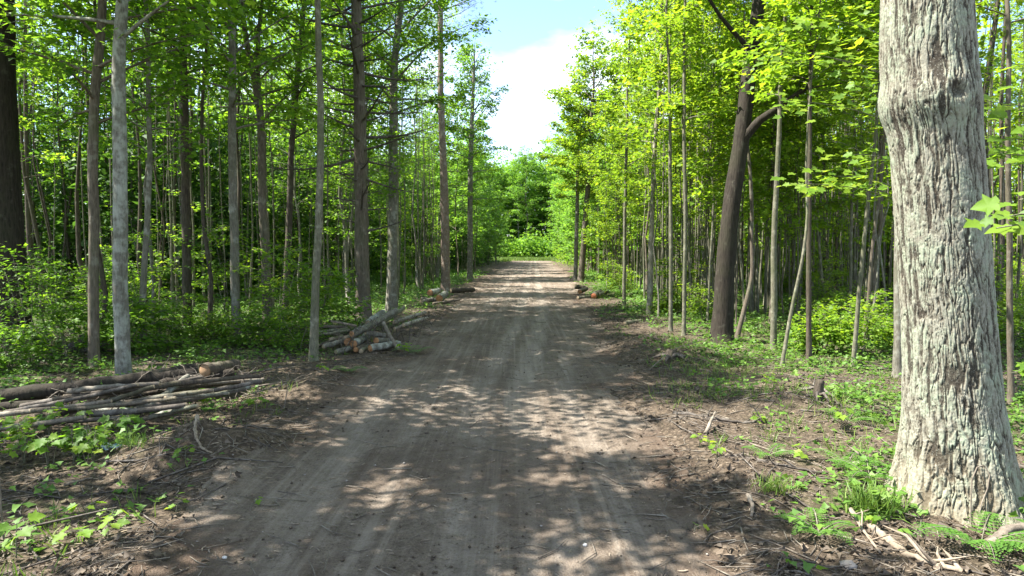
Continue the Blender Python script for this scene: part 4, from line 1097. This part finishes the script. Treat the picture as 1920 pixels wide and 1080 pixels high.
rb = np.random.default_rng(77)
for i in range(20):
    x1 = 60 + 21 * i + rb.uniform(-12, 12); y1 = 795 - .12 * x1 + rb.uniform(-14, 22); a = rb.uniform(-.9, .9)
    l = rb.uniform(50, 110)
    stick('thin tangled branch across the pole heap, %s from the seedling end' % ORD[i], [(x1, y1, .06), (x1 + l * .5 * math.cos(a), y1 - l * .12 * math.sin(a), rb.uniform(.15, .34)), (x1 + l * math.cos(a), y1 - l * .25 * math.sin(a), rb.uniform(.05, .4))], rb.uniform(.007, .012), [DEADWOOD, STICK][i % 2], 'branch', 'branch', twigs=5, seed=200 + i, group='thin branches tangled over the pole heap')
for i in range(14):
    x1 = 640 + 11 * i + rb.uniform(-8, 8); y1 = 662 - .12 * (x1 - 640) + rb.uniform(-4, 6); l = rb.uniform(25, 60); a = rb.uniform(-1, 1)
    stick('thin tangled branch across the pine heap, %s from the slim grey maple' % ORD[i], [(x1, y1, .1), (x1 + l * .5 * a, y1 - 3, rb.uniform(.3, .6)), (x1 + l * a, y1 - 5, rb.uniform(.2, .6))], .010, DEADWOOD, 'branch', 'branch', twigs=6, seed=230 + i, group='thin branches tangled over the pine heap')
# stump / upturned root by the branch
def stump(label, px, py, r, h, seed):
    rng = np.random.default_rng(seed); g = ground_at(px, py); z = H1(g[0], g[1])
    T = Tubes(); n = 7; t = np.linspace(0, 1, n)
    T.add(np.stack([.15 * h * t, 0 * t, -.05 + h * t], -1), r * (1.5 - .9 * t ** .5), 12, wob=.16, rng=rng)
    o = link('stump', T.mesh('stump', BARK_DARK), None, (g[0], g[1], z))
    for k in range(6):
        a = k * 1.05 + rng.normal(0, .2); L = r * rng.uniform(2, 4)
        T2 = Tubes(); T2.add(np.array([[0, 0, .10 * h], [math.cos(a) * L * .5, math.sin(a) * L * .5, .12 * h + rng.uniform(0, .1)], [math.cos(a) * L, math.sin(a) * L, -.01]]), [r * .5, r * .3, .008], 6, wob=.1, rng=rng)
        link('root', T2.mesh('stump_root', DEADWOOD), o)
    tag(o, label, 'stump')
stump('dark jagged stump with spreading roots in the sunlit grass left of the oak', 1530, 765, .07, .30, 1)
stump('low dark rotten stump at the foot of the dark mossy trunk', 160, 668, .20, .35, 2)
stump('dark upturned root clump on the dirt mound near the dark leaning trunk', 1255, 680, .12, .2, 3)

# climbing vine loop on the oak
zf = OAKY - .47
vp = np.array([at(1820, 985, zf), at(1821, 930, zf + .02), at(1822, 900, zf + .04), at(1832, 876, zf + .07), at(1845, 872, zf + .08), at(1856, 890, zf + .06), at(1852, 915, zf + .04), at(1840, 945, zf + .02), at(1836, 965, zf), at(1850, 985, zf - .02)])
tt = np.linspace(0, 1, 40); ti = np.linspace(0, 1, len(vp)); vo_ = vp[0].copy()
T = Tubes(); T.add(np.stack([np.interp(tt, ti, vp[:, c] - vo_[c]) for c in range(3)], -1), np.full(40, .0045), 6)
tag(link('vine', T.mesh('vine', STICK), None, vo_), 'thin bare vine looping against the shaded base of the oak', 'vine')

# ------------------------------------------------------------------ small plants as things
def seedling(label, px, py, h, n, leaf, mat=LEAF_R, seed=0, group=None, name='maple_seedling', cat='seedling', lift=0):
    rng = np.random.default_rng(seed + 900); g = ground_at(px, py)
    z = H1(g[0], g[1])
    T = Tubes(); P, D = [], []
    for k in range(max(1, n // 5)):
        a = rng.uniform(0, 6.28); lean = rng.uniform(.05, .4) * h
        st = np.array([[0, 0, -.02], [math.cos(a) * lean * .4, math.sin(a) * lean * .4, h * .55], [math.cos(a) * lean, math.sin(a) * lean, h * rng.uniform(.8, 1.1)]])
        T.add(st, [.005, .004, .0025], 5, cap=False)
        m = n // max(1, n // 5)
        for i in range(m):
            q = rng.uniform(.45, 1); b0 = np.array([np.interp(q, [0, .5, 1], st[:, c]) for c in range(3)])
            aa = rng.uniform(0, 6.28); pet = leaf * rng.uniform(.4, 1.1)
            tip = b0 + np.array([math.cos(aa) * pet, math.sin(aa) * pet, pet * rng.uniform(.0, .5)])
            T.add(np.stack([b0, (b0 + tip) / 2 + [0, 0, .01], tip]), [.0025, .002, .0015], 3, cap=False)
            P.append(tip); D.append([math.cos(aa), math.sin(aa), -.35 + rng.normal(0, .2)])
    e = empty(name, (g[0], g[1], z))
    link('stem', T.mesh('seedling_stem', BARK_SAP), e)
    P, D = np.array(P), np.array(D)
    Nn = np.array([0, -.25, 1.]) + rng.normal(0, .25, P.shape)
    link('foliage', leaf_mesh('seedling_foliage', P, D, Nn, leaf * rng.uniform(.7, 1.2, len(P)), MAPLE, mat, rng), e)
    tag(e, label, cat, group)
    return e
def fern(label, px, py, L, n, seed, az=None, spread=6.28, group=None):
    rng = np.random.default_rng(seed + 700); g = ground_at(px, py); z = H1(g[0], g[1])
    e = empty('fern', (g[0], g[1], z))
    for k in range(n):
        a = (az if az is not None else 0) + spread * ((k + .5) / n - .5) + rng.normal(0, .15); l = L * rng.uniform(.8, 1.1)
        s = np.linspace(0, 1, 10)
        hd = np.array([math.cos(a), math.sin(a), 0])
        P = hd * (s * l)[:, None]; P[:, 2] = l * (.95 * s - .75 * s ** 2)
        T = Tubes(); T.add(P, np.linspace(.005, .0015, 10), 4, cap=False)
        o = link('frond_stem', T.mesh('frond_stem', BARK_SAP), e)
        q = np.repeat(np.linspace(.2, .99, 13), 2); sg = np.tile([-1, 1], 13)
        B0 = np.stack([np.interp(q, s, P[:, c]) for c in range(3)], -1)
        sd = np.array([-math.sin(a), math.cos(a), 0])
        dirs = sd * sg[:, None] + hd * .45; dirs[:, 2] -= .12
        wlen = l * .27 * np.sin(np.clip((1.02 - q) * 1.35, 0, 1) * PI / 2) + .01
        # pinnules along each pinna
        PP, DD, SS = [], [], []
        for b0, d, wl in zip(B0, norm(dirs), wlen):
            m = max(3, int(wl / .02))
            for i in range(m):
                f = (i + .6) / m
                for s2 in (-1, 1):
                    PP.append(b0 + d * wl * f); DD.append(np.cross(d, [0, 0, 1]) * s2 + d * .5); SS.append(.026 * (1.05 - f) * (wl / .12) ** .5 + .006)
            PP.append(b0 + d * wl * .93); DD.append(d); SS.append(wl * .15)
        PP = np.array(PP); DD = np.array(DD)
        Nn = np.array([0, 0, 1.]) + rng.normal(0, .12, PP.shape)
        link('frond', leaf_mesh('frond', PP, DD, Nn, np.array(SS), (KITE[0] * [1.1, 1, 1], KITE[1]), FERNM, rng), e)
    tag(e, label, 'fern', group)
fern('bright lacy fern spreading before the shaded right foot of the oak', 1838, 1030, .52, 5, 1, az=-1.2, spread=4.6)
fern('small fern in leaf litter between the road edge and the oak', 1535, 1005, .30, 5, 2)
fern('fern growing in half shade touching the left side of the oak base', 1630, 905, .36, 5, 3)
fern('fern beside the stump, farther from the camera than the other ferns', 1590, 800, .34, 4, 4)
fern('blue-green fern low in the grass between the stump and the long dark branch', 1440, 860, .30, 4, 5)
fern('fern behind the grey limb left of the oak', 1590, 875, .34, 4, 6)
fern('fern poking from the road end of the pole heap', 395, 772, .30, 5, 7)
fern('fern at the foot of the pine heap by the road', 775, 663, .45, 5, 8)
fern('fern growing on the soil between the heaps beside the road', 655, 712, .30, 5, 9)
def tuft(label, px, py, L, n, seed):
    rng = np.random.default_rng(seed + 300); g = ground_at(px, py)
    P = np.stack([rng.normal(0, .09, n), rng.normal(0, .07, n), np.zeros(n)], -1)
    D = rng.normal(0, .6, (n, 3)) + [0, 0, .8]; D[:, 2] = np.abs(D[:, 2])
    me = leaf_mesh('grass_tuft', P, D, np.array([0, 0, 1.]) + rng.normal(0, .4, P.shape), L * rng.uniform(.5, 1.2, n), BLADE, GRASSM, rng)
    tag(link('grass_tuft', me, None, (g[0], g[1], H1(g[0], g[1]))), label, 'grass tuft')
tuft('bright green grass tuft at the sunlit left foot of the oak', 1640, 975, .22, 420, 1)
tuft('small grass tuft in litter on the road side of the oak', 1455, 940, .14, 150, 2)
tuft('grass tuft beside the dirt mound at the pole heap', 255, 868, .14, 120, 3)

G1 = 'maple seedlings on the litter'
sd_ = [
 ('large-leaved bright seedling nearest the camera at the sunlit litter corner', 30, 1040, .22, 6, .10),
 ('seedling with yellowish leaves beside the thin branch on brown soil', 165, 972, .16, 6, .075),
 ('low seedling right of the yellowish one on brown soil', 205, 985, .12, 6, .07),
 ('broad-leaved seedling farther forward in the sunlit litter', 140, 1020, .10, 5, .09),
 ('dark green seedling nearest the road on the brown soil', 202, 1010, .11, 5, .075),
 ('small seedling alone on the bare soil at the road edge', 330, 968, .09, 7, .05),
 ('pale seedling on the dirt mound before the pole heap', 348, 884, .08, 6, .06),
 ('tiny seedling sprouting on the road by itself', 484, 948, .05, 3, .05),
 ('seedling beside the plastic wrapper', 190, 862, .18, 8, .075),
 ('seedling between the plastic wrapper and the bent grey branch', 240, 830, .16, 8, .07),
 ('tall seedling growing through the road end of the pole heap', 395, 768, .22, 10, .08),
 ('seedling on the bare soil between the pole heap and the road', 482, 775, .22, 7, .085),
 ('tiny leaf sprig lying near the road centre before the oak', 1302, 1000, .03, 2, .06),
 ('star-leaved yellow-green seedling on the litter left of the small fern', 1512, 872, .13, 5, .085),
 ('bright seedling at the road end of the long dark branch', 1312, 842, .14, 9, .06),
 ('low seedling before the half buried dark branch', 1345, 872, .12, 9, .06),
 ('seedling with bright leaves above the ferns left of the oak', 1578, 815, .24, 7, .085),
 ('glossy seedling leaning against the long dark branch', 1420, 805, .14, 9, .06),
 ('seedling in the sunlit grass before the stump', 1440, 745, .20, 9, .07),
 ('seedling touching the grass tuft at the oak foot', 1640, 1000, .09, 5, .055),
 ('bright plant at the road foot of the pine heap', 760, 666, .20, 18, .08),
 ('bright leafy seedling on the brown slope between heaps nearest the slim grey maple', 605, 725, .16, 9, .07),
]
for i, (lab, px, py, h, n, lf) in enumerate(sd_):
    seedling(lab, px, py, h, n, lf, seed=i, group=G1)
GS = 'seedlings in the green patch before the pole heap'
rp = np.random.default_rng(31); pts = []
while len(pts) < 26:
    px, py = rp.uniform(-20, 245), rp.uniform(822, 900)
    if py > 895 - (px > 120) * (px - 120) * .35: continue
    pts.append((px, py))
pts.sort()
for i, (px, py) in enumerate(pts):
    seedling('leafy seedling in the green patch before the pole heap, %s from the far end' % ORD[i], px, py, rp.uniform(.16, .34), int(rp.integers(9, 18)), rp.uniform(.065, .10), LEAF if i % 3 else LEAF_R, 60 + i, GS)

# near sprays of big maple leaves right of the oak, and over the grass left of it
def sapling_sprays(label, base, H, sprays, seed, mat=LEAF_R, leaf=.13):
    rng = np.random.default_rng(seed); e = empty('maple_sapling', (base[0], base[1], H1(*base)))
    org = np.array([base[0], base[1], H1(*base)])
    T = Tubes(); z = np.linspace(-.1, H, 8)
    T.add(np.stack([.06 * np.sin(z), .05 * np.cos(z * 1.3) - .05, z], -1), np.linspace(.035, .012, 8), 8)
    link('trunk', T.mesh('sapling_trunk', BARK_SAP), e)
    for (px, py, Y, n, w) in sprays:
        tip = at(px, py, Y) - org; b0 = np.array([0, 0, max(.4, tip[2] - .35)])
        T = Tubes(); s = np.linspace(0, 1, 8)
        bp = b0 + (tip - b0) * s[:, None]; bp[:, 2] += .15 * np.sin(PI * s)
        T.add(bp, np.linspace(.012, .003, 8), 5, cap=False)
        o = link('branch', T.mesh('sapling_branch', BARK_SAP), e)
        q = rng.uniform(.35, 1.0, n); B0 = np.stack([np.interp(q, s, bp[:, c]) for c in range(3)], -1)
        off = rng.normal(0, w, (n, 3)) * [1, 1, .25]
        P = B0 + off
        D = off + (tip - b0) * .25 + rng.normal(0, .1, (n, 3)); D[:, 2] = -.18 * np.linalg.norm(D[:, :2], axis=1)
        Nn = np.array([-.35, -.55, .8]) + rng.normal(0, .3, P.shape)
        link('foliage', leaf_mesh('spray_foliage', P, D, Nn, leaf * rng.uniform(.6, 1.2, n), MAPLE, mat, rng), o)
    tag(e, label, 'sapling')
sapling_sprays('maple sapling whose big bright leaves poke in beside the oak at mid height', (2.75, 3.05), 3.0, [(1868, 428, 3.0, 12, .08), (1880, 408, 3.1, 12, .08), (1910, 375, 3.0, 10, .08)], 1, leaf=.10)
sapling_sprays('leafy sapling behind the oak, its layered leaves showing on the far side', (6.6, 7.6), 4.6, [(1850, 190, 6.4, 46, .2), (1880, 260, 6.6, 46, .2), (1850, 290, 7, 36, .2), (1900, 120, 6.8, 40, .2), (1895, 700, 6.4, 16, .12)], 2, leaf=.15)
sapling_sprays('spreading sapling whose bright leaf layers overhang the grass left of the oak', (6.3, 10.4), 5.6, [(1560, 110, 8.8, 60, .25), (1500, 190, 8.9, 60, .25), (1600, 160, 9.2, 60, .28), (1560, 330, 9, 60, .28), (1480, 345, 9.3, 50, .25), (1600, 290, 9.5, 60, .28), (1640, 60, 9.2, 60, .28), (1520, 30, 9.2, 60, .28), (1450, 95, 9.3, 46, .25)], 3, leaf=.13)

# ------------------------------------------------------------------ litter and stones
r = np.random.default_rng(12); g = ground_at(212, 858)
xs = np.linspace(-.11, .11, 12); ysx = np.linspace(-.07, .07, 9); X, Yg = np.meshgrid(xs, ysx)
Zg = .03 + .03 * r.random(X.shape) + .015 * np.sin(X * 60) ; V = np.stack([X + r.normal(0, .006, X.shape), Yg + r.normal(0, .006, X.shape), Zg], -1).reshape(-1, 3)
i, j = np.meshgrid(np.arange(11), np.arange(8)); k = (j * 12 + i).ravel(); q = np.stack([k, k + 1, k + 13, k + 12], -1)
mt, nt, out = new_mat('blue_white_plastic'); tc = N(nt, 'ShaderNodeTexCoord'); w = N(nt, 'ShaderNodeTexNoise', Scale=14.0, Detail=2.0); nt.links.new(tc.outputs['Object'], w.inputs['Vector'])
cc = ramp(nt, w.outputs[0], [(.46, (.75, .80, .86)), (.54, (.16, .28, .62))]); p = N(nt, 'ShaderNodeBsdfPrincipled', Roughness=.3); nt.links.new(cc, p.inputs['Base Color']); nt.links.new(p.outputs[0], out.inputs[0])
tag(link('plastic_wrapper', mesh_np('plastic_wrapper', V, [q], mt), None, (g[0], g[1], H1(g[0], g[1]))), 'crumpled blue and white plastic wrapper lying before the pole heap', 'wrapper')
def stone(label, px, py, s, mat, seed):
    rng = np.random.default_rng(seed); g = ground_at(px, py); n = 8; m = 6; V = []
    for a in range(m + 1):
        ph = PI * a / m
        for b in range(n):
            th = 2 * PI * b / n; V.append([math.sin(ph) * math.cos(th), math.sin(ph) * math.sin(th) * .8, math.cos(ph) * .55])
    V = np.array(V) * s; V += rng.normal(0, s * .09, V.shape)
    q = np.array([[a * n + b, a * n + (b + 1) % n, (a + 1) * n + (b + 1) % n, (a + 1) * n + b] for a in range(m) for b in range(n)])
    tag(link('stone', mesh_np('stone', V, [q], mat, True), None, (g[0], g[1], H1(g[0], g[1]) + s * .2)), label, 'stone')
stone('small white stone on the road at the near left corner', 421, 1047, .018, STONEM, 1)
stone('pale grey stone on the shaded road before the oak', 1097, 1021, .018, STONEM, 2)
stone('tan flat rock in the litter below the split limb', 1590, 1065, .05, STONE2, 3)

# ------------------------------------------------------------------ labels of the trees and bushes
LM = [h for h in HAND if h[0]]
def label_all(items, noun, group, cat):
    rows = []
    for e, pr, x, y in items:
        p = project(x, y, 0)
        if p is None or not (-60 < p[0] < 1980):
            rows.append((e, 'off', 0, 0, pr)); continue
        best = None
        for sname, hx, hy in LM:
            hp = project(hx, hy, 0)
            if hp is None: continue
            if (hx < road_c(hy)) != (x < road_c(y)): continue
            d = p[0] - hp[0]
            if best is None or abs(d) < abs(best[1]): best = (sname, d, hy)
        rows.append((e, best[0], best[1], y - best[2], pr))
    buckets = {}
    for e, lm, d, dy, pr in rows:
        if lm == 'off':
            key = ('off', '', '', '')
        else:
            size = 'bushy' if noun == 'bush' else ('tall' if pr.r0 > .1 else 'slim' if pr.r0 > .045 else 'very thin')
            depth = 'close behind' if dy < 8 else 'farther back' if dy < 30 else 'far down the road'
            key = (size, 'left' if d < 0 else 'right', lm, depth)
        buckets.setdefault(key, []).append((abs(d), e))
    for key, lst in buckets.items():
        lst.sort(key=lambda t: t[0])
        for i, (_, e) in enumerate(lst):
            o_ = ORD[i] if i < 26 else 'outermost'
            if key[0] == 'off':
                lab = 'leafy %s beside the camera whose shade falls on the near road' % noun
            else:
                lab = '%s %s %s %s, %s of the %s' % (o_, key[0], noun, key[3], key[1], key[2])
            tag(e, lab, cat, group)
label_all(BULK, 'maple', 'maples of the woods along the road', 'tree')
label_all(BUSHES, 'bush', 'young maple bushes under the trees', 'bush')

# ------------------------------------------------------------------ sun, sky, camera
SUN_EL, SUN_AZ = 57.0, math.atan2(-.03, -.99)        # direction towards the sun in plan
sx, sy = math.cos(SUN_AZ), math.sin(SUN_AZ)
sd3 = Vector((sx * math.cos(math.radians(SUN_EL)), sy * math.cos(math.radians(SUN_EL)), math.sin(math.radians(SUN_EL))))
L = bpy.data.lights.new('sun', 'SUN'); L.energy = 5.0; L.angle = math.radians(.5); L.color = (1, .955, .87)
so = bpy.data.objects.new('sun', L); C.objects.link(so); so.rotation_euler = (-sd3).to_track_quat('-Z', 'Y').to_euler(); so.location = sd3 * 50

w = bpy.data.worlds.new('World'); sc.world = w; w.use_nodes = True
nt = w.node_tree; nt.nodes.clear()
out = nt.nodes.new('ShaderNodeOutputWorld'); bg = nt.nodes.new('ShaderNodeBackground')
sky = nt.nodes.new('ShaderNodeTexSky'); sky.sky_type = 'NISHITA'; sky.sun_disc = False
sky.sun_elevation = math.radians(SUN_EL); sky.sun_rotation = math.atan2(sx, sy)
sky.air_density = .85; sky.dust_density = .15; sky.ozone_density = 2.2
tc = nt.nodes.new('ShaderNodeTexCoord'); mp = nt.nodes.new('ShaderNodeMapping'); mp.inputs['Scale'].default_value = (1.2, 1.2, 3.2)
mp.inputs['Location'].default_value = (.35, .1, .0)
nt.links.new(tc.outputs['Generated'], mp.inputs[0])
cn = nt.nodes.new('ShaderNodeTexNoise'); cn.inputs['Scale'].default_value = 2.6; cn.inputs['Detail'].default_value = 9; cn.inputs['Roughness'].default_value = .55
nt.links.new(mp.outputs[0], cn.inputs['Vector'])
cf = ramp(nt, cn.outputs[0], [(.42, (.02, .02, .02)), (.53, (.28, .28, .28)), (.67, (.95, .95, .95))])
cm = mixc(nt, mathn(nt, 'MULTIPLY', cf, .85), sky.outputs[0], (7.0, 7.2, 7.3))
nt.links.new(cm, bg.inputs[0]); bg.inputs[1].default_value = .095
nt.links.new(bg.outputs[0], out.inputs[0])

cam = bpy.data.cameras.new('camera'); cam.sensor_width = 36; cam.lens = 36 * F / 1920; cam.clip_end = 2000; cam.clip_start = .05
co = bpy.data.objects.new('camera', cam); C.objects.link(co); co.location = (0, 0, CAMZ); co.rotation_euler = (PI / 2 - PITCH, 0, 0)
sc.camera = co

sc.view_settings.view_transform = 'Standard'; sc.view_settings.look = 'None'; sc.view_settings.exposure = 2.2; sc.view_settings.gamma = 1
cy = sc.cycles
cy.use_denoising = True
try: cy.denoiser = 'OPENIMAGEDENOISE'
except Exception: pass
cy.max_bounces = 6; cy.diffuse_bounces = 4; cy.glossy_bounces = 2; cy.transmission_bounces = 4; cy.transparent_max_bounces = 4
cy.sample_clamp_indirect = 8; cy.caustics_reflective = False; cy.caustics_refractive = False
